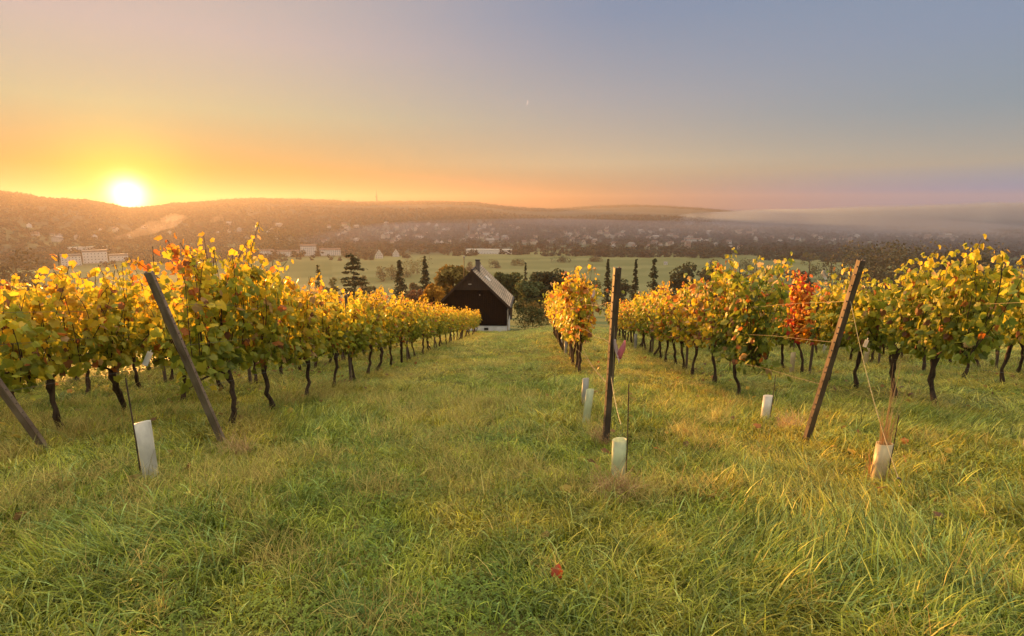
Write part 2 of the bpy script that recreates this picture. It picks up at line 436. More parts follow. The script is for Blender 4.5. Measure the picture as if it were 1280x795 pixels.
def build_mist(a0, a1, r0, r1, lift, bump, rise, dens, colour, label, fade=0.08):
    # a thin layer of morning mist: a closed low slab whose top thins out towards its rim
    mb = MB(); azs = np.linspace(a0, a1, 50); rad = np.linspace(r0, r1, 24); na, nr = len(azs), len(rad)
    A, Q = np.meshgrid(azs, rad, indexing='ij'); x, y = Q * np.sin(A), Q * np.cos(A)
    u = (Q - r0) / (r1 - r0); w = (A - a0) / (a1 - a0)
    e = sstep(0, 0.12, u) * sstep(1, 0.85, u) * sstep(0, fade, w) * sstep(1, 1 - fade, w)
    top = -76 + e * (lift + bump * (vnoise(x, y, 420, 51) - 0.4) + rise * u)
    v = np.concatenate([np.stack([x, y, top], -1).reshape(-1, 3), np.stack([x, y, np.full_like(x, -84)], -1).reshape(-1, 3)])
    T = lambda i, j: i * nr + j
    B = lambda i, j: na * nr + i * nr + j
    f = []
    for i in range(na - 1):
        for j in range(nr - 1): f += [(T(i, j), T(i, j + 1), T(i + 1, j + 1), T(i + 1, j)), (B(i, j), B(i + 1, j), B(i + 1, j + 1), B(i, j + 1))]
        f += [(T(i, 0), T(i + 1, 0), B(i + 1, 0), B(i, 0)), (T(i, nr - 1), B(i, nr - 1), B(i + 1, nr - 1), T(i + 1, nr - 1))]
    for j in range(nr - 1): f += [(T(0, j), B(0, j), B(0, j + 1), T(0, j + 1)), (T(na - 1, j), T(na - 1, j + 1), B(na - 1, j + 1), B(na - 1, j))]
    mb.add(v, f)
    o = outward(mb.build('mist', volume('mist_air', dens, colour, 0.55)))
    o['kind'] = 'stuff'; o['label'] = label
build_mist(-YAW + R(-27), -YAW + R(54), 1250, 3700, 38, 34, 26, 0.0008, (0.44, 0.54, 0.74), 'thin mist over the far town at the foot of the hills', 0.22)
build_mist(math.atan2(*ray(560, 270)[:2]), math.atan2(*ray(1150, 270)[:2]), 3400, 4350, 88, 24, 0, 0.0008, (0.42, 0.52, 0.74), 'bluish mist in front of the farthest ridge', 0.3)


# ------------------------------------------------------------------ scatter (uncountable cover only: grass, far-off woods)
def scatter(name, protos, pts, rot, scl, label, seed=0):
    me = bpy.data.meshes.new(name); me.from_pydata(np.asarray(pts).tolist(), [], [])
    rg = np.random.default_rng(seed)
    n = len(pts)
    a = me.attributes.new('rot', 'FLOAT_VECTOR', 'POINT'); a.data.foreach_set('vector', np.asarray(rot, dtype=np.float32).ravel())
    a = me.attributes.new('scl', 'FLOAT_VECTOR', 'POINT'); a.data.foreach_set('vector', np.asarray(scl, dtype=np.float32).ravel())
    a = me.attributes.new('idx', 'INT', 'POINT'); a.data.foreach_set('value', rg.integers(0, len(protos), n).astype(np.int32))
    o = bpy.data.objects.new(name, me); COL.objects.link(o)
    ng = bpy.data.node_groups.new(name + '_scatter', 'GeometryNodeTree')
    ng.interface.new_socket('Geometry', in_out='INPUT', socket_type='NodeSocketGeometry')
    ng.interface.new_socket('Geometry', in_out='OUTPUT', socket_type='NodeSocketGeometry')
    N, L = ng.nodes, ng.links
    gi, go = N.new('NodeGroupInput'), N.new('NodeGroupOutput')
    jn = N.new('GeometryNodeJoinGeometry')
    for p in protos:
        oi = N.new('GeometryNodeObjectInfo'); oi.inputs['Object'].default_value = p; oi.inputs['As Instance'].default_value = False
        gt = N.new('GeometryNodeGeometryToInstance'); L.new(oi.outputs['Geometry'], gt.inputs[0]); L.new(gt.outputs[0], jn.inputs[0])
    ip = N.new('GeometryNodeInstanceOnPoints'); ip.inputs['Pick Instance'].default_value = True
    L.new(gi.outputs[0], ip.inputs['Points']); L.new(jn.outputs[0], ip.inputs['Instance'])
    def na(nm, ty):
        q = N.new('GeometryNodeInputNamedAttribute'); q.data_type = ty; q.inputs['Name'].default_value = nm
        return q.outputs['Attribute']
    er = N.new('FunctionNodeEulerToRotation'); L.new(na('rot', 'FLOAT_VECTOR'), er.inputs[0])
    L.new(er.outputs[0], ip.inputs['Rotation']); L.new(na('scl', 'FLOAT_VECTOR'), ip.inputs['Scale']); L.new(na('idx', 'INT'), ip.inputs['Instance Index'])
    L.new(ip.outputs[0], go.inputs[0])
    md = o.modifiers.new('scatter', 'NODES'); md.node_group = ng
    o['kind'] = 'stuff'; o['label'] = label
    return o
def proto(mb, name, mats, smooth=False):
    return bpy.data.objects.new(name, mb.mesh(name, mats, smooth))      # never linked: only its shape is scattered

def blades(rg, n, rad, h0, h1, w, bend, cols, wind=0.0, seg=4):
    mb = MB()
    for i in range(n):
        rr = rad * math.sqrt(rg.random()); th = rg.random() * 2 * math.pi
        x, y = rr * math.cos(th), rr * math.sin(th)
        h = rg.uniform(h0, h1); la = rg.random() * 2 * math.pi if rg.random() > wind else rg.normal(0, 0.5)
        b = bend * rg.uniform(0.3, 1.25); ww = w * rg.uniform(0.6, 1.3)
        dx, dy = math.cos(la), math.sin(la)
        fa = la + math.pi / 2 + rg.normal(0, 0.5); sx, sy = math.cos(fa), math.sin(fa)
        pts = []; px, pz, an = 0.0, -0.01, 0.12 + 0.25 * rg.random()
        for k in range(seg + 1):
            t = k / seg
            pts.append((px, pz, ww * (1 - t ** 1.6) * 0.5 + 0.0004))
            an += b / seg * (0.5 + t); 
            st = h / seg
            px += st * math.sin(an); pz += st * math.cos(an)
        v = []
        for (q, z, hw) in pts:
            v.append((x + dx * q - sx * hw, y + dy * q - sy * hw, z)); v.append((x + dx * q + sx * hw, y + dy * q + sy * hw, z))
        f = [(2 * k, 2 * k + 1, 2 * k + 3, 2 * k + 2) for k in range(seg)]
        c = np.array(cols[rg.choice(len(cols))]) * rg.uniform(0.55, 1.45)
        cc = np.tile(c, (len(v), 1))
        mb.add(v, f, 0, cc)
    return mb
G1, G2, G3, G4 = (0.20, 0.215, 0.026), (0.30, 0.29, 0.036), (0.42, 0.365, 0.06), (0.52, 0.43, 0.10)
GB = (0.32, 0.36, 0.12); G0 = (0.12, 0.135, 0.018); GY = (0.48, 0.44, 0.05)
def build_grass():
    rg = np.random.default_rng(5)
    lawn = [proto(blades(rg, 40, 0.12, 0.035, 0.09, 0.0060, 1.5, [G1, G2, G2, GY, G3, G2]), 'lawn_tuft', M_GRASS) for _ in range(5)]
    mead = [proto(blades(rg, 36, 0.12, 0.08, 0.18, 0.0075, 2.1, [G0, G1, G2, G2, G3, G4, GB, GY], 0.3), 'meadow_tuft', M_GRASS) for _ in range(5)]
    long = [proto(blades(rg, 32, 0.13, 0.18, 0.36, 0.0088, 2.4, [G0, G1, G2, G2, GB, G3, G4], 0.75, 5), 'long_tuft', M_GRASS) for _ in range(5)]
    S1, S2, S3 = (0.50, 0.41, 0.13), (0.44, 0.33, 0.10), (0.36, 0.34, 0.09)
    straw = [proto(blades(rg, 40, 0.13, 0.10, 0.30, 0.0040, 1.8, [S1, S2, S3]), 'straw_tuft', M_STRAW) for _ in range(4)]
    # low broad-leaved clover
    clov = []
    for _ in range(3):
        mb = MB()
        for i in range(46):
            rr = 0.14 * math.sqrt(rg.random()); th = rg.random() * 6.283; x, y, z = rr * math.cos(th), rr * math.sin(th), rg.uniform(0.02, 0.07)
            a0 = rg.random() * 6.283; s = rg.uniform(0.007, 0.012); tl = rg.normal(0, 0.3, 2)
            for k in range(3):
                a = a0 + k * 2.094
                q = [(0, 0), (0.9, -0.55), (1.5, 0), (0.9, 0.55)]
                v = []
                for (u, w) in q:
                    X, Y = s * (u * math.cos(a) - w * math.sin(a)), s * (u * math.sin(a) + w * math.cos(a))
                    v.append((x + X, y + Y, z + tl[0] * X + tl[1] * Y))
                mb.add(v, [(0, 1, 2, 3)], 0, np.array((0.19, 0.225, 0.032)) * rg.uniform(0.7, 1.2))
        clov.append(proto(mb, 'clover_tuft', M_GRASS))
    def pts_in(r0, r1, dens):
        ha = 85 if r1 <= 6 else 66 if r1 <= 22 else 56
        n = int(math.radians(2 * ha) / 2 * (r1 * r1 - r0 * r0) * dens)
        r = np.sqrt(rg.uniform(r0 * r0, r1 * r1, n)); a = -YAW + np.radians(rg.uniform(-ha, ha, n))
        return r * np.sin(a), r * np.cos(a), r
    sets = {'lawn': [], 'mead': [], 'long': [], 'straw': [], 'clov': []}
    for r0, r1, dens, sc in ((0.5, 6, 150, 1.0), (6, 12, 85, 1.15), (12, 22, 32, 1.5), (22, 68, 11, 2.2)):
        x, y, r = pts_in(r0, r1, dens)
        n = len(x)
        rowd = np.min(np.abs(np.stack([x - (l[0] + l[1] * y) for l, *_ in ROWS], 1)), axis=1)
        inrow = sstep(0.9, 0.3, rowd) * (y > 4)
        xl = x + 0.045 * y; lane = sstep(-2.6, -1.8, xl) * sstep(0.5, -0.1, xl)
        n1 = vnoise(x, y, 1.6, 21); n2 = vnoise(x, y, 0.7, 22); n3 = vnoise(x, y, 2.6, 23)
        p_long = 0.42 * sstep(0.42, 0.68, n1) * (1 - 0.92 * lane) + 0.15 * inrow + 0.4 * sstep(1.6, 2.6, x) * sstep(4.6, 3.4, r) + 0.4 * sstep(-1.6, -2.4, x) * sstep(5.2, 4.2, r)
        p_straw = 0.02 + 0.42 * sstep(0.58, 0.74, n2) * (0.35 + 0.65 * inrow) + 0.14 * sstep(0.6, 0.8, n3) * (r > 4.5)
        p_mead = 0.50 * (1 - 0.7 * lane) * sstep(0.25, 0.55, n3) + 0.1
        p_clov = 0.35 * sstep(0.55, 0.7, vnoise(x, y, 1.1, 24)) * lane * (r < 9) + 0.3 * sstep(4.3, 3.2, r) * sstep(-1.8, -1.0, x) * sstep(0.5, -0.2, x) * n2
        u = rg.random(n)
        k = np.where(u < p_long, 2, np.where(u < p_long + p_straw, 3, np.where(u < p_long + p_straw + p_clov, 4, np.where(u < p_long + p_straw + p_clov + p_mead, 1, 0))))
        z = ground(x, y)
        flow = (vnoise(x, y, 1.4, 25) - 0.5) * 5.5 - 0.4
        for i, key in enumerate(('lawn', 'mead', 'long', 'straw', 'clov')):
            m = k == i; c = int(m.sum())
            if not c: continue
            rz = flow[m] + rg.normal(0, 0.5, c) if key == 'long' else rg.uniform(0, 6.283, c)
            rot = np.stack([rg.normal(0, 0.10, c) - 0.15 * 0.6, rg.normal(0, 0.10, c), rz], -1)
            s = sc * rg.uniform(0.75, 1.25, c) * (0.85 if key == 'long' else 1.0)
            s3 = np.stack([s, s, s * (0.5 if sc > 1.4 else 0.9 if sc > 1.1 else 1.0) * rg.uniform(0.8, 1.15, c)], -1)
            sets[key].append((np.stack([x[m], y[m], z[m]], -1), rot, s3))
    for key, pr, nm, lb in (('lawn', lawn, 'short_grass', 'short olive green grass covering the slope'), ('mead', mead, 'meadow_grass', 'ankle-high tangled grass on the slope'), ('long', long, 'long_grass', 'long pale green grass lying over in swathes'),
                            ('straw', straw, 'dry_grass', 'yellowed dry grass in patches under the rows'), ('clov', clov, 'clover', 'low dark green clover in the lane')):
        if sets[key]:
            P, Q, S = (np.concatenate([t[i] for t in sets[key]]) for i in range(3))
            scatter(nm, pr, P, Q, S, lb, seed=hash(len(P)) % 1000)

# ------------------------------------------------------------------ grapevines
LEAF_XY = np.array([(0, 0.0), (0.16, -0.13), (0.42, -0.10), (0.53, 0.12), (0.47, 0.27), (0.60, 0.44), (0.50, 0.62), (0.34, 0.64), (0.24, 0.82), (0, 1.02),
                    (-0.24, 0.82), (-0.34, 0.64), (-0.50, 0.62), (-0.60, 0.44), (-0.47, 0.27), (-0.53, 0.12), (-0.42, -0.10), (-0.16, -0.13)])
LEAF_V = np.concatenate([[(0, 0.36, 0.0)], np.column_stack([LEAF_XY, -0.42 * np.abs(LEAF_XY[:, 0]) ** 1.3 - 0.24 * np.clip(LEAF_XY[:, 1] - 0.3, 0, 1) ** 2])])
LEAF_F = [(0, i, i + 1) for i in range(1, 18)] + [(0, 18, 1)]
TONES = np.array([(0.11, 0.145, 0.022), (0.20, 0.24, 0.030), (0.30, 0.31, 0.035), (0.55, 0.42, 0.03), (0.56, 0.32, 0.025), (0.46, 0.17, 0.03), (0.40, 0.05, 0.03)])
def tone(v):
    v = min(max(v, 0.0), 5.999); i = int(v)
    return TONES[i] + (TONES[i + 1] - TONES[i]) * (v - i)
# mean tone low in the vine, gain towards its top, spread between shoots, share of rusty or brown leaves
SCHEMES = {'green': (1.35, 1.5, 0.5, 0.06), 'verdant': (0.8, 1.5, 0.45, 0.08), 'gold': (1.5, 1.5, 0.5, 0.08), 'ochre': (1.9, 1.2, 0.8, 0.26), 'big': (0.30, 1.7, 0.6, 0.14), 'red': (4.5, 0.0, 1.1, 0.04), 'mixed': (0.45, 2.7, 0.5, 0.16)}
def leaves_into(mb, P, Nrm, Tip, size, cols):
    n = len(P)
    z = Nrm / (np.linalg.norm(Nrm, axis=1)[:, None] + 1e-9)
    y = Tip - (Tip * z).sum(1)[:, None] * z; y /= np.linalg.norm(y, axis=1)[:, None] + 1e-9
    x = np.cross(y, z)
    V = LEAF_V[None] * size[:, None, None]
    curl = RNG.uniform(0.3, 2.2, n)
    W = P[:, None] + V[:, :, :1] * x[:, None] + V[:, :, 1:2] * y[:, None] + V[:, :, 2:3] * curl[:, None, None] * z[:, None]
    k = len(LEAF_V)
    f = []
    for i in range(n): f.extend([(a + i * k, b + i * k, c + i * k) for a, b, c in LEAF_F])
    mb.add(W.reshape(-1, 3), f, 0, np.repeat(cols, k, axis=0))
def vine_meshes(seed, scheme, height=2.3, half=0.70, shoots=18, dens=1.3, low=0.86, thick=0.26, wild=0.0, extra=()):
    """One vine in its own space: trunk foot at the origin, row along Y."""
    rg = np.random.default_rng(seed)
    wood = MB()
    head = np.array([rg.normal(0, 0.04), rg.normal(0, 0.08), rg.uniform(0.78, 0.9)])
    t = np.linspace(0, 1, 9)
    pts = np.outer(t, head) + np.column_stack([np.cumsum(rg.normal(0, 0.022, 9)), np.cumsum(rg.normal(0, 0.034, 9)), np.zeros(9)]) * np.minimum(1, t * 3)[:, None]
    pts[0, 2] = -0.12
    head = pts[-1]
    wood.tube(pts, rg.uniform(0.021, 0.033) + 0.018 * rg.random(9) + 0.012 * (t > 0.85) + 0.012 * (t < 0.15), 8)
    P, Nn, Tt, S, C = [], [], [], [], []
    lowv, gain, spread, rust = SCHEMES[scheme]
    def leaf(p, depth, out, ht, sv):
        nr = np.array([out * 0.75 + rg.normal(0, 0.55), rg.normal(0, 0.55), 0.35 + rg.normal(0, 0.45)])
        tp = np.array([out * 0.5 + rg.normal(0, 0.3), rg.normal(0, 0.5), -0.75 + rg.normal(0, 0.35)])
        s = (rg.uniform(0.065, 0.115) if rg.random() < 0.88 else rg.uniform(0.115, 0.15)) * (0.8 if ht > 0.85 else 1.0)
        v = lowv + gain * ht + 0.35 * depth + sv + rg.normal(0, 0.42)  # yellower upward and outward: sun glow through leaves put into their colour
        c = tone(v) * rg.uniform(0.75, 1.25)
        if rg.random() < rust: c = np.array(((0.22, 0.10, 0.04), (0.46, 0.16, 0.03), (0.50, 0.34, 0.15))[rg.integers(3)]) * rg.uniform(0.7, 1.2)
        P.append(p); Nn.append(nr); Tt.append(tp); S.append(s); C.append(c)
    # two arms tied along the wire
    for sg in (-1, 1):
        e = np.array([rg.normal(0, 0.03), head[1] + sg * half * 0.8, 0.94 + rg.normal(0, 0.05)])
        a = np.linspace(0, 1, 6)[:, None]
        wood.tube(head * (1 - a) + e * a + np.column_stack([np.zeros(6), np.zeros(6), 0.05 * np.sin(np.linspace(0, math.pi, 6))]), np.linspace(0.019, 0.009, 6), 6)
    for i in range(shoots):
        y0 = rg.uniform(-half, half) * 0.85; sv = rg.normal(0, spread)
        p0 = np.array([rg.normal(0, 0.04), y0, 0.94 + rg.normal(0, 0.05)])
        top = height * rg.uniform(0.80, 1.06)
        e = np.array([rg.normal(0, thick * 0.7), y0 + rg.normal(0, 0.22), top])
        if rg.random() < wild: e = e + np.array([rg.normal(0, 0.25), rg.normal(0, 0.3), rg.uniform(0.1, 0.32)])
        ns = 12; a = np.linspace(0, 1, ns)[:, None]
        bow = np.array([rg.normal(0, 0.12), rg.normal(0, 0.1), 0])
        c = p0 * (1 - a) + e * a + np.sin(a * math.pi) * bow
        if rg.random() < 0.35:      # the tip droops outward
            dr = np.clip(a - 0.75, 0, 1) * 4
            c = c + dr * np.array([np.sign(e[0]) * 0.16, rg.normal(0, 0.12), -0.16])
        wood.tube(c, np.linspace(0.0065, 0.0038, ns), 5, cap=False)
        nl = int(rg.uniform(25, 33) * dens * max(1.0, (e[2] - 0.8) / 1.4))
        for j in range(nl):
            u = (j + rg.random()) / nl; q = u * (ns - 1); k = min(int(q), ns - 2)
            b = c[k] + (c[k + 1] - c[k]) * (q - k)
            out = 1 if rg.random() < 0.5 else -1
            off = np.array([out * abs(rg.normal(0.10, 0.08)), rg.normal(0, 0.10), rg.normal(0, 0.05)]) * (1.0 - 0.55 * max(0.0, (u - 0.6) / 0.4))
            p = b + off
            leaf(p, min(1, abs(p[0]) / 0.25), out, np.clip((p[2] - 0.8) / (height - 0.8), 0, 1), sv)
    for (ex, ey, ez, y0) in extra:      # single long shoots that stick out of the canopy
        p0 = np.array([0, y0, 1.5]); e = np.array([ex, ey, ez]); a = np.linspace(0, 1, 12)[:, None]
        c = p0 * (1 - a) + e * a + np.sin(a * math.pi) * np.array([0, 0, 0.10])
        wood.tube(c, np.linspace(0.007, 0.004, 12), 5, cap=False)
        for j in range(26):
            u = rg.random() ** 0.6; k = min(int(u * 11), 10); b = c[k] + (c[k + 1] - c[k]) * (u * 11 - k)
            leaf(b + rg.normal(0, 0.05, 3), 1.0, -1 if rg.random() < 0.5 else 1, 1.0, 1.3)
    for j in range(int(44 * dens)):     # loose leaves hanging at the fruit zone
        out = 1 if rg.random() < 0.5 else -1
        p = np.array([out * rg.uniform(0.03, thick), rg.uniform(-half, half), low + abs(rg.normal(0, 0.2))])
        leaf(p, min(1, abs(p[0]) / 0.25), out, 0.0, rg.normal(0, spread))
    fol = MB()
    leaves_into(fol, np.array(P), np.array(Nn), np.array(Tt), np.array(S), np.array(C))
    return wood.mesh('trunk', M_BARK, True), fol.mesh('foliage', M_LEAF)
VARIANTS = {}
def variant(scheme, k):
    if (scheme, k) not in VARIANTS:
        VARIANTS[(scheme, k)] = vine_meshes(100 + k * 7 + len(scheme) * 31, scheme, height=2.18 + 0.11 * (k % 3), wild=0.14)
    return VARIANTS[(scheme, k)]
def vine(x, y, meshes, label, group, flip=False, sc=1.0, tilt=0.0, hd=0.0):
    z = gz(x, y)
    t = thing('grapevine', label, 'grapevine', (x, y, z), math.pi if flip else 0.0, group)
    t.scale = (min(sc, 1.12), 1.0, sc)
    t.rotation_euler[1] = tilt; t.rotation_euler[2] -= hd
    tr = bpy.data.objects.new('trunk', meshes[0]); fo = bpy.data.objects.new('foliage', meshes[1])
    for o in (tr, fo): COL.objects.link(o); o.parent = t
    return t
ORD = 'first second third fourth fifth sixth seventh eighth ninth tenth eleventh twelfth thirteenth fourteenth fifteenth sixteenth seventeenth eighteenth nineteenth twentieth twenty-first twenty-second twenty-third twenty-fourth twenty-fifth twenty-sixth twenty-seventh twenty-eighth twenty-ninth thirtieth thirty-first thirty-second thirty-third thirty-fourth thirty-fifth thirty-sixth thirty-seventh'.split()
LOOK = {'green': 'green and yellow grapevine', 'verdant': 'mostly green grapevine', 'gold': 'golden grapevine', 'ochre': 'ochre and rust grapevine', 'red': 'red-leaved grapevine', 'mixed': 'green grapevine with golden top'}
def _anchor(px, py, hd, dx=0.0):
    p = hit(px, py); return (p[0] + dx - math.tan(R(hd)) * p[1], math.tan(R(hd)))
ROWS = [  # (x at y=0, drift per metre), first vine, count, schemes, description
    (_anchor(300, 533, -2.9), None, 36, ['green', 'green', 'gold', 'green'], 'row just left of the grassy lane'),
    (_anchor(80, 543, -3.6), None, 22, ['gold', 'gold', 'green', 'gold'], 'second row left of the grassy lane'),
    (_anchor(80, 543, -4.0, -2.0), 6.6, 18, ['gold', 'gold', 'mixed'], 'third row left of the grassy lane'),
    (_anchor(80, 543, -4.4, -4.0), 7.8, 15, ['gold', 'green'], 'fourth row left of the grassy lane'),
    (_anchor(80, 543, -4.8, -6.0), 9.4, 13, ['gold', 'green'], 'fifth row left of the grassy lane'),
    (_anchor(724, 470, 0.0), None, 22, ['ochre', 'ochre', 'gold'], 'row behind the middle post'),
    (_anchor(922, 499, 3.4), None, 26, ['mixed', 'ochre', 'verdant', 'ochre'], 'row behind the leaning right post'),
    (_anchor(1170, 512, 2.6), None, 24, ['verdant', 'verdant', 'mixed', 'verdant', 'gold'], 'second row right of the middle post'),
    (_anchor(1250, 484, 3.2), None, 20, ['verdant', 'verdant', 'gold'], 'third row right of the middle post'),
    (_anchor(1250, 484, 3.8, 2.6), 11.5, 17, ['gold', 'ochre', 'green'], 'fourth row right of the middle post'),
    (_anchor(1250, 484, 4.4, 5.2), 13.6, 14, ['gold', 'green'], 'fifth row right of the middle post')]
_first = {0: (300, 533), 1: (80, 543), 5: (724, 470), 6: (922, 499), 7: (1170, 512), 8: (1250, 484)}
ROWS = [(l, float(hit(*_first[i])[1]) if y0 is None else y0, n, c, d) for i, (l, y0, n, c, d) in enumerate(ROWS)]
VSP = 1.36                                   # metres from vine to vine
def rowx(ri, y): return ROWS[ri][0][0] + ROWS[ri][0][1] * y
def build_vines():
    rg = np.random.default_rng(3)
    for ri, (ln, y0, n, sch, desc) in enumerate(ROWS):
        y = y0
        for i in range(n):
            s = sch[0] if i == 0 else sch[int(rg.integers(len(sch)))]
            if ri == 7 and i == 4: s = 'red'
            x = rowx(ri, y)
            v = variant(s, int(rg.integers(4)))
            if (ri, i) == (0, 0): v = vine_meshes(901, 'green', 2.5, 1.0, 27, 1.3, 0.86, 0.30, 0.3, ((-0.55, -0.75, 2.42, -0.4), (-0.15, -0.7, 2.66, -0.5), (-0.3, -0.2, 2.6, -0.1)))
            if (ri, i) == (6, 0): v = vine_meshes(902, 'big', 2.72, 1.0, 36, 1.35, 0.72, 0.52, 0.12)
            hi = 1.28 if ri == 5 else 1.10 if ri >= 6 else 1.0
            big = 1.0 if v not in VARIANTS.values() else 1.06 if (i < 2 and ri in (0, 6)) or (i < 4 and ri in (8, 9) and i > 0) else 1.22 if ri == 8 and i == 0 else 1.07 if ri == 7 and i < 4 else float(rg.uniform(0.92, 1.05))
            vine(x + rg.normal(0, 0.04), y, v, '%s, %s in the %s' % (LOOK[s], ORD[i], desc), 'grapevines of the ' + desc, bool(rg.random() < 0.5 and v in VARIANTS.values()), big * (hi if v in VARIANTS.values() else 1.0), float(rg.normal(0, 0.03)), math.atan(ln[1]))
            y += VSP * float(rg.uniform(0.9, 1.1)) * (1.35 if ri == 6 and i < 2 else 1.0)
build_vines()

# ------------------------------------------------------------------ posts, wires
def profile_post(name, base, top, w, d, label, cat, group=None, face=0.0, lw=0.006, m=None):
    """An open steel channel from base to top; its local Z is the post's length."""
    base, top = np.array(base, float), np.array(top, float)
    L = float(np.linalg.norm(top - base)) + 0.3
    zax = (top - base) / np.linalg.norm(top - base)
    fx = np.array([math.cos(face), math.sin(face), 0]); xax = fx - zax * fx.dot(zax); xax /= np.linalg.norm(xax)
    yax = np.cross(zax, xax)
    M = Matrix((( *[xax[0], yax[0], zax[0]], base[0]), (*[xax[1], yax[1], zax[1]], base[1]), (*[xax[2], yax[2], zax[2]], base[2]), (0, 0, 0, 1)))
    mb = MB()
    # channel section, open to +Y: web along X at y=0, two flanges, small return lips
    sec = [(-w / 2, 0), (w / 2, 0), (w / 2, d), (w / 2 - 0.014, d), (w / 2 - 0.014, d - lw), (w / 2 - lw, d - lw), (w / 2 - lw, lw), (-w / 2 + lw, lw), (-w / 2 + lw, d - lw), (-w / 2 + 0.014, d - lw), (-w / 2 + 0.014, d), (-w / 2, d)]
    k = len(sec)
    v = [(a, b, -0.3) for a, b in sec] + [(a, b, L - 0.3) for a, b in sec]
    f = [(i, (i + 1) % k, k + (i + 1) % k, k + i) for i in range(k)]
    mb.add(v, f); 
    # end faces as strips round the channel
    for z in (0, k):
        mb.f.extend([(z + 0, z + 7, z + 6, z + 1), (z + 1, z + 6, z + 5, z + 2), (z + 2, z + 5, z + 4, z + 3), (z + 0, z + 11, z + 8, z + 7), (z + 11, z + 10, z + 9, z + 8)]); mb.m.extend([0] * 5)
    z = 0.25
    while z < L - 0.35:                     # the row of wire hooks punched out of both edges
        for sx in (-1, 1):
            mb.box((sx * (w / 2 + 0.004) - 0.004, d * 0.35, z), (sx * (w / 2 + 0.004) + 0.004, d * 0.62, z + 0.012), 1)
        z += 0.10 + 0.03 * math.sin(z * 37)
    o = mb.build(name, [m or M_POST, M_TAB]); o.matrix_world = M
    tag(o, label, cat, group)
    for z, bxx in ((L - 0.42, -0.012), (L - 0.36, 0.014)):
        th = np.arange(8) * math.pi / 4; bb = MB()
        bb.add([(0.011 * math.cos(a) + bxx, yy, z + 0.011 * math.sin(a)) for yy in (-0.004, 0.003) for a in th], [tuple(range(8))] + [(i, 8 + i, 8 + (i + 1) % 8, (i + 1) % 8) for i in range(8)])
        bb.build('bolt', M_TAB, o)
    return o
END = {}
def end_post(key, bpx, tpx, lean, label, face):
    b = hit(*bpx)
    t = at_y(tpx[0], tpx[1], b[1] - lean)
    END[key] = (b, t)
    profile_post('end_post', b, t, 0.075, 0.05, label, 'end post', 'leaning end posts of the vine rows', face, m=M_POST_SHADED if key in ('M', 'R1') else M_POST)
end_post('L2', (56, 564), (-75, 385), 0.62, 'steel end post leaning out of the left edge of the picture', R(10))
end_post('L1', (278, 556), (184, 341), 0.72, 'leaning brown steel end post in front of the row left of the lane', R(10))
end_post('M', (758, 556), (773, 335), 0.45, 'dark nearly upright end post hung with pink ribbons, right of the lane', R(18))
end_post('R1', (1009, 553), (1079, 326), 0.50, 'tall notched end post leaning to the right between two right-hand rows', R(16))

ROWPOST = MB()
ROWPOST.tube([(0, 0, -0.3), (0, 0, 0.6), (0, 0, 1.4), (0, 0, 2.12)], [0.036, 0.035, 0.034, 0.033], 8)
_rp_mesh = ROWPOST.mesh('row_post', M_ROWPOST)
_rc = MB(); _rc.tube([(0, 0, 2.12), (0, 0, 2.15)], [0.038, 0.03], 8); _rc_mesh = _rc.mesh('cap', M_TAB)
def build_rowposts():
    rg = np.random.default_rng(9)
    for ri, (ln, y0, n, sch, desc) in enumerate(ROWS):
        ys = np.arange(y0 + 5.1, y0 + n * VSP, 6.8)
        for k, y in enumerate(ys):
            x = rowx(ri, y)
            o = bpy.data.objects.new('row_post', _rp_mesh); COL.objects.link(o)
            o.location = (x + 0.05, y, gz(x, y)); o.rotation_euler = (rg.normal(0, 0.02), rg.normal(0, 0.02), rg.random() * 6)
            c = bpy.data.objects.new('cap', _rc_mesh); COL.objects.link(c); c.parent = o
            tag(o, 'slim brown post, %s among the vines of the %s' % (ORD[k], desc), 'post', 'slim posts inside the vine rows')
build_rowposts()
def wire(p, q, sag, label, r=0.0019, group='trellis wires', n=24, name='trellis_wire', m=None, cat='wire', follow=False):
    p, q = np.array(p, float), np.array(q, float)
    t = np.linspace(0, 1, n)[:, None]
    c = p * (1 - t) + q * t
    c[:, 2] -= 4 * sag * (t * (1 - t))[:, 0]
    if follow: 
        g = ground(c[:, 0], c[:, 1]); g0 = ground(p[0], p[1]); g1 = ground(q[0], q[1])
        h = (p[2] - g0) * (1 - t[:, 0]) + (q[2] - g1) * t[:, 0]
        c[1:, 2] = (g + h)[1:]
    mb = MB(); mb.tube(c, r, 5)
    return tag(mb.build(name, m or M_WIRE), label, cat, group)
def build_wires():
    for key, ri in (('L2', 1), ('L1', 0), ('M', 5), ('R1', 6)):
        b, t = END[key]; ln, y0, n, _, desc = ROWS[ri]
        for hgt, nm in ((0.80, 'lowest'), (1.35, 'middle'), (1.85, 'top')):
            u = min(0.97, hgt / (t[2] - b[2])); p = b + (t - b) * u
            yl = y0 + n * VSP; x = rowx(ri, yl)
            wire(p, (x, yl, gz(x, yl) + hgt), 0.0, '%s trellis wire of the %s' % (nm, desc), follow=True, group='trellis wires of the ' + desc, n=40)
    for ri in (7, 8):
        ln, y0, n, _, desc = ROWS[ri]
        ya, yb = y0 - 1.5, y0 + n * VSP; xa, xb = rowx(ri, ya), rowx(ri, yb)
        for hgt, nm in ((0.80, 'lowest'), (1.85, 'top')):
            wire((xa, ya, gz(xa, ya) + hgt), (xb, yb, gz(xb, yb) + hgt), 0, '%s trellis wire of the %s' % (nm, desc), follow=True, group='trellis wires of the ' + desc, n=40)
build_wires()

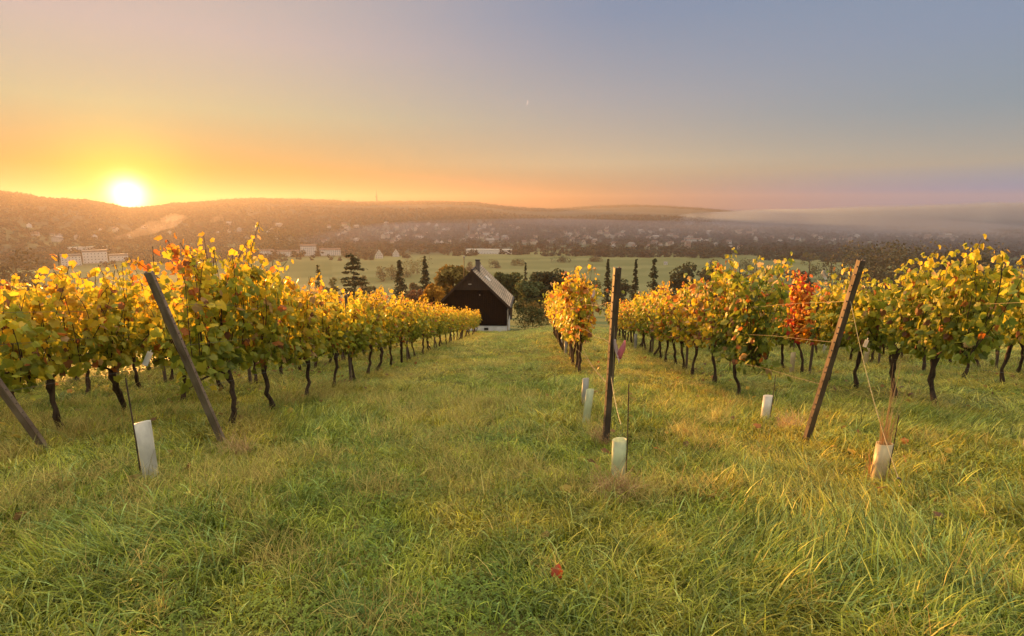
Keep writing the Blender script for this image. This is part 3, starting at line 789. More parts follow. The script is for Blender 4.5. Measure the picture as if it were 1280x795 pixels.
# ------------------------------------------------------------------ vine guards (plastic sleeves round young vines)
def guard(base, top_h, rad, lean, m, label, stake_h=0.0, square=False, young=True):
    t = thing('vine_guard', label, 'vine guard', tuple(base), 0, 'plastic guards round young vines')
    t.rotation_euler = (lean[1], lean[0], 0)
    mb = MB(); n = 14; th = np.arange(n) * 2 * math.pi / n
    prof = [(rad, -0.05), (rad * 1.0, top_h * 0.5), (rad * 1.03, top_h), (rad * 0.95, top_h - 0.002), (rad * 0.93, -0.05)]
    v, f = [], []
    for r, z in prof: v += [(r * (1 + 0.05 * math.cos(3 * a + 1)) * math.cos(a), r * (1 + 0.05 * math.cos(3 * a + 1)) * math.sin(a), z + (0.012 * math.cos(a + 0.7) if z > 0.1 else 0)) for a in th]
    for k in range(len(prof) - 1): f += [(k * n + i, k * n + (i + 1) % n, (k + 1) * n + (i + 1) % n, (k + 1) * n + i) for i in range(n)]
    mb.add(v, f); mb.build('sleeve', m, t, True)
    if stake_h:
        s = MB(); s.tube([(rad * 1.15, -0.02, -0.1), (rad * 1.12, -0.02, stake_h * 0.5), (rad * 1.0, -0.02, stake_h)], 0.0055, 6); s.build('stake', M_STAKE, t)
    return t
g1 = guard(hit(190, 600), 0.58, 0.066, (-0.03, 0.0), M_TUBE_WHITE, 'white plastic guard standing in the grass left of the leaning post, beside a rusty stake')
s_ = MB(); pb = hit(177, 598); s_.tube([(0, 0, -0.1), (-0.01, 0, 0.5), (-0.025, 0, 1.0)], 0.007, 6); tag(s_.build('metal_stake', M_STAKE, loc=tuple(pb)), 'thin rusty stake beside the white guard on the left', 'stake')
guard(hit(772, 602), 0.43, 0.066, (0.0, 0.0), M_TUBE_GREEN, 'pale green plastic guard in front of the middle post', 0.98)
guard(hit(731.5, 533), 0.56, 0.055, (0.10, 0), M_TUBE_GREEN, 'pale green plastic guard leaning right, just left of the middle post')
guard(hit(730, 509), 0.52, 0.055, (0.03, 0), M_TUBE_GREY, 'grey plastic guard behind the leaning pale green one')
guard(hit(707, 444), 0.55, 0.055, (0.0, 0), M_TUBE_GREY, 'small grey guard at the foot of the ochre row, nearer of the far pair')
guard(hit(701, 436), 0.55, 0.055, (0.0, 0), M_TUBE_WHITE, 'small whitish guard at the foot of the ochre row, farther of the far pair')
guard(hit(955, 528), 0.42, 0.062, (0.05, 0), M_TUBE_WHITE, 'whitish guard in the grass left of the leaning right post', 0.75)
guard(hit(989, 468), 0.62, 0.06, (0.0, 0), M_TUBE_SUNLIT, 'narrow cream guard standing behind the leaning right post, sunlit on its left', 0)
guard(hit(1081, 458), 0.62, 0.065, (0.03, 0), M_TUBE_SUNLIT, 'small cream guard under the green vines right of the leaning post')
guard(hit(1028, 443), 0.60, 0.065, (0.2, 0), M_TUBE_WHITE, 'small tilted white guard under the far vines by the right post')
guard(hit(794, 437), 0.75, 0.07, (0.0, 0), M_TUBE_GREY, 'distant grey guard in the yellow grass right of the pink ribbon')
guard(hit(1284, 566), 0.32, 0.06, (0.1, 0), M_TUBE_GREY, 'grey guard cut off by the right edge of the picture')
sg = guard(hit(1096, 602), 0.40, 0.068, (0.06, 0), M_TUBE_SUNLIT, 'cream guard stuffed with dry straw, sunlit at the right front', 0.70)
def straw_sheaf():
    rg = np.random.default_rng(31); mb = MB()
    for i in range(46):
        a = rg.random() * 6.28; r0 = 0.055 * math.sqrt(rg.random())
        x, y = r0 * math.cos(a), r0 * math.sin(a); h = rg.uniform(0.46, 0.8) if i > 7 else rg.uniform(0.95, 1.3)
        dx, dy = rg.normal(0, 0.05), rg.normal(0, 0.05)
        z0 = rg.uniform(0.1, 0.3)
        w = 0.0024
        mb.tube([(x, y, z0), (x * 0.8 + dx * 0.4, y * 0.8 + dy * 0.4, (z0 + h) / 2), (x * 0.6 + dx, y * 0.6 + dy, h)], [w, w, w * 0.5], 4, c=np.array((0.82, 0.62, 0.32)) * rg.uniform(0.7, 1.2), cap=False)
    for i in range(26):
        a = rg.random() * 6.28; r0 = rg.uniform(0.085, 0.12)
        mb.tube([(r0 * math.cos(a), r0 * math.sin(a), 0.0), (r0 * 0.95 * math.cos(a + .2), r0 * 0.95 * math.sin(a + .2), rg.uniform(0.08, 0.2)), (r0 * 1.3 * math.cos(a + .3), r0 * 1.3 * math.sin(a + .3), rg.uniform(0.12, 0.34))], [0.003, 0.003, 0.0015], 4, c=np.array((0.70, 0.47, 0.22)) * rg.uniform(0.7, 1.2), cap=False)
    o = mb.build('straw_sheaf', M_STRAW, loc=tuple(sg.location)); o.rotation_euler = sg.rotation_euler
    tag(o, 'upright sheaf of dry straw sticking out of the cream guard at the right', 'straw')
straw_sheaf()

# eye bolt of the ground anchor, twine and ribbons
def anchor(base, label):
    t = thing('ground_anchor', label, 'ground anchor', tuple(base))
    th = np.linspace(0, 2 * math.pi, 15)
    mb = MB(); mb.tube([(0.028 * math.cos(a), 0, 0.13 + 0.045 * math.sin(a)) for a in th], 0.007, 6); mb.build('eye', M_WIRE, t)
    mb = MB(); mb.tube([(0, 0, -0.05), (0, 0, 0.09)], 0.009, 6); mb.build('rod', M_WIRE, t)
    return t
anc = anchor(hit(1120, 620), 'metal eye of a ground anchor in the grass right of the straw-filled guard')
bR, tR = END['R1']; bM, tM = END['M']; bL, tL = END['L1']
def along(bt, u): return bt[0] + (bt[1] - bt[0]) * u
a0 = np.array(anc.location) + np.array([0, 0, 0.17])
wire(a0, along(END['R1'], 0.80), 0.10, 'pale twine hanging from the leaning right post to the ground anchor', 0.0024, None, 24, 'guy_twine', M_TWINE, 'twine')
mbase = hit(772, 600)
wire(along(END['M'], 0.42), mbase + np.array([0.02, 0.05, 0.55]), 0.05, 'yellowish twine tied from the middle post to the green guard', 0.003, None, 16, 'guy_twine', M_TWINE, 'twine')
wire(along(END['M'], 0.36), (rowx(5, ROWS[5][1]), ROWS[5][1], gz(rowx(5, ROWS[5][1]), ROWS[5][1]) + 0.95), 0.12, 'slack wire from the middle post back to the first ochre vine', 0.0028, None, 24, 'slack_wire', M_WIRE, 'wire')
wire(along(END['M'], 0.70), along(END['M'], 0.34) + np.array([0.02, -0.06, 0]), 0.0, 'thin string hanging down the front of the middle post', 0.0022, None, 8, 'hanging_string', M_TWINE, 'string')
def ribbon(p, length, w, m, label, seed, turn=0.0):
    rg = np.random.default_rng(seed); mb = MB(); n = 9; v = []
    for k in range(n):
        t = k / (n - 1); ww = w * (0.35 + 0.65 * min(1, t * 2.2)) * 0.5
        a = turn + 0.8 * math.sin(3.0 * t + seed); x = 0.03 * math.sin(2.5 * t + seed) * 1.0; y = 0.025 * math.cos(3 * t + seed)
        for sg_ in (-1, 1): v.append((x + sg_ * ww * math.cos(a), y + sg_ * ww * math.sin(a), -length * t))
    mb.add(v, [(2 * k, 2 * k + 1, 2 * k + 3, 2 * k + 2) for k in range(n - 1)])
    o = mb.build('ribbon', m, loc=tuple(p), smooth=True)
    md = o.modifiers.new('thickness', 'SOLIDIFY'); md.thickness = 0.002
    return tag(o, label, 'ribbon')
pr = along(END['M'], 0.63) + np.array([0.055, -0.05, 0])
ribbon(pr + np.array([0.035, 0, 0.0]), 0.22, 0.075, M_PINK, 'red and white ribbon tied to the right side of the middle post', 2)
ribbon(pr + np.array([-0.02, -0.01, 0.01]), 0.27, 0.055, M_PALEPINK, 'pale pink ribbon hanging on the front of the middle post', 5, 0.4)
ribbon(at_y(741, 362, ROWS[5][1] - 0.55), 0.36, 0.13, M_PALEPINK, 'pinkish plastic strip hanging on the first ochre vine', 8, 0.5)
ribbon(at_y(1032, 338, 9.6), 0.16, 0.09, M_TUBE_WHITE, 'scrap of white film caught in the vines left of the leaning right post', 11)
def tag_card(p, label, size=(0.05, 0.145), rot=(0.0, 0.35, 0.3), m=M_TUBE_WHITE):
    mb = MB(); w, h = size
    mb.box((-w / 2, -0.0012, -h), (w / 2, 0.0012, 0)); mb.box((-0.004, -0.002, 0), (0.004, 0.002, 0.02))
    o = mb.build('plant_tag', m, loc=tuple(p)); o.rotation_euler = rot
    return tag(o, label, 'tag')
tag_card(at_y(188, 440, 5.0), 'white plastic tag on the stake beside the white guard', rot=(0, 0.45, 0.3))
tag_card(at_y(1084, 425, 5.2), 'small white tag knotted into the twine of the right post', (0.04, 0.07), (0, 0.3, 0.2))
# fallen leaf
lf = MB(); leaves_into(lf, np.zeros((1, 3)), np.array([(0.3, -0.75, 0.5)]), np.array([(0.2, 0.4, 0.8)]), np.array([0.068]), np.array([(0.26, 0.055, 0.025)]))
p = hit(697, 738); tag(lf.build('fallen_leaf', M_LEAF, loc=(p[0], p[1], p[2] + 0.09)), 'rust red fallen leaf lying on the grass near the front', 'leaf')
def dead_tuft(px, py, label, seed, n=300, rad=0.17, lay=0.42):
    rg = np.random.default_rng(seed)
    mb = blades(rg, n, rad, 0.14, lay, 0.0045, 2.1, [(0.46, 0.31, 0.15), (0.36, 0.22, 0.10), (0.54, 0.40, 0.20)], 0, 5)
    tag(mb.build('dead_grass_tuft', M_STRAW, loc=tuple(hit(px, py) + np.array([0, 0, 0.04]))), label, 'grass tuft', 'dead tufts of grass at the posts')
dead_tuft(768, 625, 'dead brown grass tuft in front of the pale green guard at the middle post', 41)
dead_tuft(750, 555, 'dead grass tuft at the foot of the middle post', 42, 160, 0.12)
dead_tuft(296, 570, 'dead brownish grass tuft at the foot of the leaning left post', 43, 200)
dead_tuft(988, 540, 'straw coloured grass tuft at the foot of the leaning right post', 44, 220)

# young red-leaved shoot right of the right post: small vine with a bent stem
# ------------------------------------------------------------------ the barn
M_TIMBER = simple('dark_timber', (0.016, 0.008, 0.006), (0.009, 0.005, 0.004), 3, 0.85, bump=0.6, spec=0.1, mapping=(6, 6, 0.3))
M_TIMBER2 = simple('weathered_gable_boards', (0.05, 0.030, 0.022), (0.032, 0.02, 0.015), 3, 0.85, bump=0.5, mapping=(6, 6, 0.3))
M_PLINTH = simple('whitewash', (0.75, 0.73, 0.70), (0.6, 0.58, 0.55), 2, 0.85)
M_BRICK = simple('chimney_render', (0.17, 0.14, 0.12), (0.11, 0.09, 0.08), 5, 0.9, bump=0.4)
M_GLASS = simple('skylight_glass', (0.45, 0.47, 0.5), (0.4, 0.42, 0.45), 2, 0.08, 0.3, spec=0.8)
M_DARK = simple('dark_metal', (0.03, 0.028, 0.026), (0.02, 0.02, 0.02), 6, 0.6)
M_PALEWOOD = simple('pale_wood', (0.42, 0.36, 0.30), (0.3, 0.25, 0.2), 6, 0.8)
def roof_tiles():
    m, n, l, out = mat('clay_roof_tiles')
    tcn = n.new('ShaderNodeTexCoord'); mp = n.new('ShaderNodeMapping'); mp.inputs['Scale'].default_value = (1, 1, 1)
    l.new(tcn.outputs['UV'], mp.inputs[0])
    br = n.new('ShaderNodeTexBrick'); br.inputs['Scale'].default_value = 1.0
    br.inputs['Color1'].default_value = (0.36, 0.27, 0.19, 1); br.inputs['Color2'].default_value = (0.52, 0.40, 0.29, 1); br.inputs['Mortar'].default_value = (0.05, 0.04, 0.035, 1)
    br.inputs['Brick Width'].default_value = 0.22; br.inputs['Row Height'].default_value = 0.17; br.inputs['Mortar Size'].default_value = 0.02
    l.new(mp.outputs[0], br.inputs['Vector'])
    nz, _ = noise_col(n, l, (0.6, 0.62, 0.6), (1.2, 1.15, 1.1), 1.3, 'Object', 6)
    mx = n.new('ShaderNodeMix'); mx.data_type = 'RGBA'; mx.blend_type = 'MULTIPLY'; mx.inputs[0].default_value = 1
    l.new(br.outputs['Color'], mx.inputs[6]); l.new(nz, mx.inputs[7])
    p = n.new('ShaderNodeBsdfPrincipled'); p.inputs['Roughness'].default_value = 0.75
    l.new(mx.outputs[2], p.inputs['Base Color'])
    b = n.new('ShaderNodeBump'); b.inputs['Strength'].default_value = 0.8; b.inputs['Distance'].default_value = 0.03; l.new(br.outputs['Fac'], b.inputs['Height']); b.invert = True
    l.new(b.outputs[0], p.inputs['Normal']); l.new(p.outputs[0], out.inputs[0])
    return m
M_TILES = roof_tiles()
def barn():
    D = 41.0; DT = 64.5; K = DT / D
    g = ray(591, 400); h = math.hypot(g[0], g[1])
    bx, by = g[0] / h * DT, g[1] / h * DT
    sx = D / F * 1.02                      # metres per picture pixel at the gable
    zb = height_at(603, 414, D)
    zr = height_at(597, 337.5, D); ze = height_at(645, 383, D)
    W = 46.5 * sx; eav = 3 * sx
    dep = 5.4
    t = thing('barn', 'dark timber barn with a tiled gable roof at the end of the grassy lane', 'barn', (bx, by, height_at(603, 414, DT)), R(0.5))
    t.scale = (K, K, K)
    H = ze - zb; HR = zr - zb
    W0 = W - eav - 0.06
    def zroof(x): return HR - (HR - H) * abs(x) / W
    th = 0.14
    # body walls (under the roof)
    mb = MB()
    zt = zroof(W0) - 0.02
    mb.add([(-W0, 0, 0.45), (W0, 0, 0.45), (W0, 0, zt), (0, 0, HR - th), (-W0, 0, zt), (-W0, dep, 0.45), (W0, dep, 0.45), (W0, dep, zt), (0, dep, HR - th), (-W0, dep, zt)],
           [(0, 1, 2, 3, 4), (5, 9, 8, 7, 6), (0, 4, 9, 5), (1, 6, 7, 2)])
    w = mb.build('wall', M_TIMBER, t)
    bo = MB()
    for k in range(-16, 17):
        x = k * W0 / 16.5
        bo.box((x - 0.02, -0.018, 0.46), (x + 0.02, 0.0, min(zroof(x) - 0.2, H + 0.95)))
    bo.build('batten', M_TIMBER, w)
    mb = MB(); mb.box((-W0 + 0.03, 0.03, -1.2), (W0 - 0.03, dep - 0.03, 0.45)); pl = mb.build('plinth', M_PLINTH, t)
    mb = MB(); mb.box((0.85, 0.0, 0.1), (1.17, 0.035, 0.28)); mb.build('vent', M_DARK, pl)
    # boarded gable triangle, proud of the wall below
    gz0 = zroof(W * 0.51); gx = W * 0.51
    mb = MB(); y0 = -0.12
    mb.add([(-gx, y0, gz0 - 0.08), (gx, y0, gz0 - 0.08), (0, y0, HR - th), (-gx, -0.02, gz0 - 0.08), (gx, -0.02, gz0 - 0.08), (0, -0.02, HR - th)], [(0, 1, 2), (3, 5, 4), (0, 3, 4, 1), (1, 4, 5, 2), (2, 5, 3, 0)])
    gb = mb.build('gable_boarding', M_TIMBER2, t)
    mb = MB(); mb.box((-0.28, y0 - 0.03, gz0 + 0.32), (-0.05, y0, gz0 + 0.40)); mb.build('vent', M_PALEWOOD, gb)
    mb = MB(); mb.box((0.52, -0.03, gz0 - 0.5), (0.58, 0.0, gz0 - 0.42)); mb.build('wall_lamp', M_PALEWOOD, t)
    # roof: two slabs with overhang, ridge along Y
    for s in (-1, 1):
        mb = MB(); y0, y1 = -0.22, dep + 0.25
        e = W
        v = [(0, y0, HR), (s * e, y0, H), (s * e, y1, H), (0, y1, HR), (0, y0, HR - th), (s * e, y0, H - th), (s * e, y1, H - th), (0, y1, HR - th)]
        mb.add(v, [(0, 1, 2, 3), (4, 7, 6, 5), (0, 4, 5, 1), (1, 5, 6, 2), (2, 6, 7, 3)])
        o = mb.build('roof_slope', M_TILES, t)
        uv = o.data.uv_layers.new(name='UVMap'); sl = math.hypot(e, HR - H)
        for lp in o.data.loops:
            c = o.data.vertices[lp.vertex_index].co; uv.data[lp.index].uv = (c.y, abs(c.x) / e * sl)
        if s == 1:
            nrm_ = np.array([HR - H, 0, e]); nrm_ /= np.linalg.norm(nrm_)
            def on(u, y, lift): return np.array([u * e, y, HR - (HR - H) * u]) + nrm_ * lift
            mb = MB(); q = [on(0.26, 1.9, 0.05), on(0.40, 1.9, 0.05), on(0.40, 2.9, 0.05), on(0.26, 2.9, 0.05)]; q2 = [on(0.26, 1.9, -0.02), on(0.40, 1.9, -0.02), on(0.40, 2.9, -0.02), on(0.26, 2.9, -0.02)]
            mb.add(q + q2, [(0, 1, 2, 3), (0, 4, 5, 1), (1, 5, 6, 2), (2, 6, 7, 3), (3, 7, 4, 0)]); mb.build('skylight', M_GLASS, o)
        vb = MB(); v = [(0, y0 - 0.04, HR + 0.03), (s * (e + 0.02), y0 - 0.04, H + 0.03), (s * (e + 0.02), y0 - 0.04, H - 0.2), (0, y0 - 0.04, HR - 0.2), (0, y0 - 0.004, HR + 0.03), (s * (e + 0.02), y0 - 0.004, H + 0.03), (s * (e + 0.02), y0 - 0.004, H - 0.2), (0, y0 - 0.004, HR - 0.2)]
        vb.add(v, [(0, 1, 2, 3), (4, 7, 6, 5), (0, 4, 5, 1), (1, 5, 6, 2), (2, 6, 7, 3)]); vb.build('bargeboard', M_TIMBER2, t)
    mb = MB(); mb.tube([(0, -0.22, HR + 0.02), (0, dep * 0.5, HR + 0.02), (0, dep + 0.25, HR + 0.02)], 0.09, 8); mb.build('ridge_tiles', M_TILES, t)
    # chimney
    mb = MB(); cx, cy = 0.22, 1.9
    mb.box((cx - 0.155, cy - 0.17, HR - 0.4), (cx + 0.155, cy + 0.17, HR + 0.56)); ch = mb.build('chimney', M_BRICK, t)
    mb = MB(); mb.box((cx - 0.19, cy - 0.21, HR + 0.562), (cx + 0.19, cy + 0.21, HR + 0.63)); mb.build('chimney_cap', M_DARK, ch)
    # corner downpipe and gutter
    mb = MB(); mb.tube([(W0 + 0.07, -0.06, -0.3), (W0 + 0.07, -0.06, 1.6), (W0 + 0.10, -0.05, H - 0.15)], 0.05, 8); mb.build('downpipe', M_PALEWOOD, t)
    mb = MB(); mb.tube([(W + 0.05, -0.2, H - 0.08), (W + 0.05, dep / 2, H - 0.08), (W + 0.05, dep + 0.2, H - 0.08)], 0.055, 8); mb.build('gutter', M_DARK, t)
    # a street lamp behind its left side
    x2, y2 = at_dist(580, 78); z2 = gz(x2, y2); ht = height_at(580, 323, 78) - z2
    la = thing('lamp_post', 'thin lamp post with a round head behind the left slope of the barn roof', 'lamp post', (x2, y2, z2))
    mb = MB(); mb.tube([(0, 0, 0), (0, 0, ht * 0.5), (0, 0, ht)], 0.055, 7); mb.build('pole', M_DARK, la)
    mb = MB(); mb.tube([(0, 0, ht - 0.05), (0, 0, ht + 0.08), (0, 0, ht + 0.28), (0, 0, ht + 0.36)], [0.05, 0.15, 0.14, 0.04], 9); mb.build('lamp_head', M_PALEWOOD, la)
barn()

# ------------------------------------------------------------------ trees one can tell apart
def tri_cards(mb, P, size, col, rg, flat=0.0, var=0.25):
    """leaf-clump faces: bent irregular quads at P"""
    n = len(P)
    nr = rg.normal(0, 1, (n, 3)); nr[:, 2] += flat; nr /= np.linalg.norm(nr, axis=1)[:, None]
    t = rg.normal(0, 1, (n, 3)); t -= (t * nr).sum(1)[:, None] * nr; t /= np.linalg.norm(t, axis=1)[:, None]
    b = np.cross(nr, t)
    s = size * rg.uniform(0.6, 1.35, n)[:, None]
    V = np.stack([P - t * s * rg.uniform(0.6, 1.1, (n, 1)) , P - b * s * rg.uniform(0.4, 0.9, (n, 1)) + nr * s * 0.2, P + t * s * rg.uniform(0.6, 1.1, (n, 1)), P + b * s * rg.uniform(0.4, 0.9, (n, 1)) - nr * s * 0.15], 1)
    col = np.asarray(col, float); col = np.tile(col, (n, 1)) if col.ndim == 1 else col
    C = np.repeat(col * rg.uniform(1 - var, 1 + var, (n, 1)), 4, axis=0)
    mb.add(V.reshape(-1, 3), [(4 * i, 4 * i + 1, 4 * i + 2, 4 * i + 3) for i in range(n)], 0, C)
def broad_crown(rg, h, w, col, n=2600, lobes=16, size=None, base=0.12, cards=None):
    mb = MB(); size = size or 0.034 * h
    cs, rs = [], []
    for i in range(lobes):
        a = rg.random() * 6.283; u = rg.random(); z = h * (base + 0.12 + (0.86 - base - 0.12) * u)
        prof = math.sqrt(max(0.05, 1 - ((z / h - 0.52) / 0.52) ** 2))
        rr = w * 0.5 * prof * math.sqrt(rg.random()) * 0.85
        cs.append((rr * math.cos(a), rr * math.sin(a), z)); rs.append(w * rg.uniform(0.13, 0.24))
    cs, rs = np.array(cs), np.array(rs)
    k = rg.integers(0, lobes, n)
    d = rg.normal(0, 1, (n, 3)); d /= np.linalg.norm(d, axis=1)[:, None]
    P = cs[k] + d * (rs[k] * rg.uniform(0.35, 1.08, n) ** 0.6)[:, None] * np.array([1, 1, 0.85])
    tint = rg.uniform(0.7, 1.3, lobes)[k][:, None]
    tri_cards(mb, P, size, np.array(col) * tint, rg)
    return mb, cs
def trunk_mb(rg, h, r, targets):
    mb = MB()
    mb.tube([(0, 0, -0.5), (0.02 * h, 0, h * 0.25), (0, 0.01 * h, h * 0.55), (0, 0, h * 0.8)], [r * 1.2, r, r * 0.6, r * 0.2], 8)
    for t in targets:
        z0 = min(max(0.2 * h, t[2] - 0.25 * h), 0.6 * h)
        mb.tube([(0, 0, z0), (t[0] * 0.5, t[1] * 0.5, (z0 + t[2]) / 2), tuple(t)], [r * 0.45, r * 0.3, r * 0.1], 5)
    return mb
def conifer_crown(rg, h, w, col, n=2600, droop=0.25, layers=16, gap=0.5, top_pow=1.0):
    mb = MB()
    P = []
    for li in range(layers):
        f = (li + 0.5) / layers; z = h * (0.08 + 0.9 * f); rad = w * 0.5 * (1 - f) ** top_pow + 0.02 * w
        nb = max(4, int(9 * (1 - f) + 3)); a0 = rg.random() * 6.28
        for b in range(nb):
            a = a0 + b * 6.283 / nb + rg.normal(0, 0.25); ln = rad * rg.uniform(0.65, 1.12)
            m = max(3, int(n / layers / nb))
            u = rg.random(m) ** 0.7
            zj = z + rg.normal(0, 0.5 * h / layers)
            q = np.column_stack([math.cos(a) * ln * u, math.sin(a) * ln * u, zj - droop * ln * u ** 1.5 + rg.normal(0, 0.010 * h, m)])
            q[:, :2] += rg.normal(0, 0.05 * w * 0.5, (m, 2)); P.append(q)
    P = np.concatenate(P)
    tri_cards(mb, P, 0.014 * h + 0.014 * w, col, rg, 1.2 * gap)
    return mb
def tree(name, px, py_top, dist, w_px, kind, col, label, cat='tree', seed=1, group=None, **kw):
    rg = np.random.default_rng(seed)
    x, y = at_dist(px, dist); z = gz(x, y)
    h = height_at(px, py_top, dist) - z
    w = w_px * dist / F
    t = thing(name, label, cat, (x, y, z), 0, group)
    if kind == 'broad':
        mb, cs = broad_crown(rg, h, w, col, **kw)
        trunk_mb(rg, h, 0.02 * h + 0.05, cs[:5]).build('trunk', M_TRUNK, t)
    else:
        mb = conifer_crown(rg, h, w, col, **kw)
        trunk_mb(rg, h, 0.012 * h + 0.05, []).build('trunk', M_TRUNK, t)
    mb.build('crown', M_TREE, t)
    return t
GD, GM, GO, GOR, GBR = (0.05, 0.06, 0.03), (0.10, 0.11, 0.04), (0.14, 0.12, 0.035), (0.32, 0.18, 0.035), (0.17, 0.09, 0.05)
tree('broadleaf_tree', 566, 327, 90, 48, 'broad', (0.19, 0.14, 0.04), 'olive and orange autumn tree behind the left of the barn', seed=1, n=6500, lobes=24)
tree('broadleaf_tree', 541, 350, 84, 32, 'broad', (0.42, 0.22, 0.03), 'smaller golden tree at the left of the olive and orange one', seed=2, n=4200)
tree('broadleaf_tree', 519, 358, 92, 30, 'broad', GBR, 'dull brown low tree left of the golden tree', seed=3, n=1500)
tree('broadleaf_tree', 638, 336, 125, 44, 'broad', GM, 'rounded olive green tree just right of the barn roof', seed=4, n=5000)
tree('broadleaf_tree', 664, 350, 108, 40, 'broad', (0.10, 0.115, 0.045), 'bushy green tree in front of the olive one, right of the barn', seed=5, n=5000)
tree('broadleaf_tree', 683, 337, 150, 52, 'broad', GD, 'dark rounded tree behind the bushy green one, left of the ochre row', seed=6, n=5000)
tree('broadleaf_tree', 693, 372, 84, 34, 'broad', (0.26, 0.14, 0.05), 'russet bush between the barn and the ochre row', 'bush', seed=7, n=1500)
tree('conifer', 441, 319, 160, 52, 'cone', GD, 'broad dark cedar with level limbs above the left vine row', seed=8, n=3200, layers=9, droop=0.10, gap=1.5, top_pow=0.55)
tree('conifer', 499, 325, 180, 32, 'cone', GD, 'dark spruce right of the broad cedar', seed=9, n=2600)
tree('conifer', 531, 322, 170, 30, 'cone', GD, 'dark spruce left of the olive and orange tree', seed=10, n=2600)
tree('conifer', 397, 332, 220, 24, 'cone', (0.06, 0.07, 0.03), 'small blurred conifer left of the broad cedar', seed=11, n=900)
tree('conifer', 657, 329, 170, 14, 'cone', GD, 'slender conifer rising above the olive trees right of the barn', seed=12, n=900)
tree('conifer', 760, 326, 190, 20, 'cone', GD, 'slim dark spruce left of the middle post top', seed=13, n=2200)
tree('conifer', 795, 323, 190, 17, 'cone', GD, 'slim dark spruce right of the middle post', seed=14, n=2200)
tree('conifer', 818, 322, 190, 26, 'cone', GD, 'open ragged spruce, right one of the three beyond the middle post', seed=15, n=1500, layers=11, top_pow=0.85)
tree('broadleaf_tree', 850, 326, 260, 46, 'broad', GD, 'dark low tree behind the vines right of the ragged spruce', seed=16, n=1500)
tree('broadleaf_tree', 1095, 303, 560, 92, 'broad', (0.075, 0.075, 0.04), 'wide dusky wood-edge tree beyond the leaning right post', seed=17, n=3800, lobes=30, size=1.2, base=0.0)
tree('broadleaf_tree', 1165, 305, 540, 110, 'broad', (0.085, 0.08, 0.042), 'widest dusky round tree, middle of the group beyond the right vines', seed=18, n=4200, lobes=34, size=1.2, base=0.0)
tree('broadleaf_tree', 1222, 312, 520, 62, 'broad', (0.07, 0.07, 0.038), 'lower dusky round tree, right end of the group beyond the right vines', seed=19, n=2600, lobes=20, size=1.2, base=0.0)
tree('broadleaf_tree', 18, 307, 620, 58, 'broad', (0.075, 0.065, 0.035), 'round hazy tree at the left edge of the valley', seed=20, n=2200, lobes=18, size=1.3, base=0.0)
tree('broadleaf_tree', 345, 286, 1250, 64, 'broad', (0.06, 0.065, 0.035), 'broad hazy clump above the pale apartment blocks on the left', seed=21, n=1800, lobes=26, size=2.2, base=0.0)
for k, (px, py, d, w) in enumerate([(600, 352, 340, 26), (612, 344, 360, 24), (720, 350, 260, 30)]):
    tree('broadleaf_tree', px, py, d, w, 'broad', (GBR, GM, GM)[k], ('purplish round tree behind the barn ridge', 'olive tree behind the barn roof, right of the purplish one', 'low green tree behind the ochre vines')[k], seed=30 + k, n=900)
for k, (px, py, d, w) in enumerate([(478, 330, 700, 22), (489, 331, 720, 20), (521, 321, 780, 40), (508, 329, 740, 24)]):
    tree('bush', px, py, d, w, 'broad', GM, ('leftmost round bush in the meadow before the white gabled houses', 'second round bush in the meadow before the white gabled houses', 'largest leafy clump in the meadow right of the white gabled houses', 'small bush at the left of the largest meadow clump')[k], 'bush', seed=40 + k, n=500, size=1.0, base=0.0)
def hedge(pxa, pxb, py_top, dist, thick, label, seed, col):
    rg = np.random.default_rng(seed)
    xa, ya = at_dist(pxa, dist); xb, yb = at_dist(pxb, dist)
    n = 2200; u = rg.random(n); x = xa + (xb - xa) * u + rg.normal(0, thick * 0.3, n); y = ya + (yb - ya) * u + rg.normal(0, thick * 0.3, n)
    g = ground(x, y); top = height_at((pxa + pxb) / 2, py_top, dist)
    z = g + (top - g) * rg.random(n) ** 0.7 * (0.85 + 0.25 * vnoise(x, y, 0.8, 33))
    c = np.array([xa, ya, gz(xa, ya)])
    mb = MB(); tri_cards(mb, np.column_stack([x, y, z]) - c, 0.11, col, rg)
    o = mb.build('hedge', M_TREE, loc=tuple(c)); tag(o, label, 'hedge')
    return o
hedge(648, 686, 384, 74, 1.5, 'dark green hedge between the barn and the ochre row', 51, (0.07, 0.085, 0.03))
hedge(655, 696, 378, 82, 1.5, 'olive brown hedge behind the dark green one beside the barn', 52, (0.15, 0.12, 0.04))

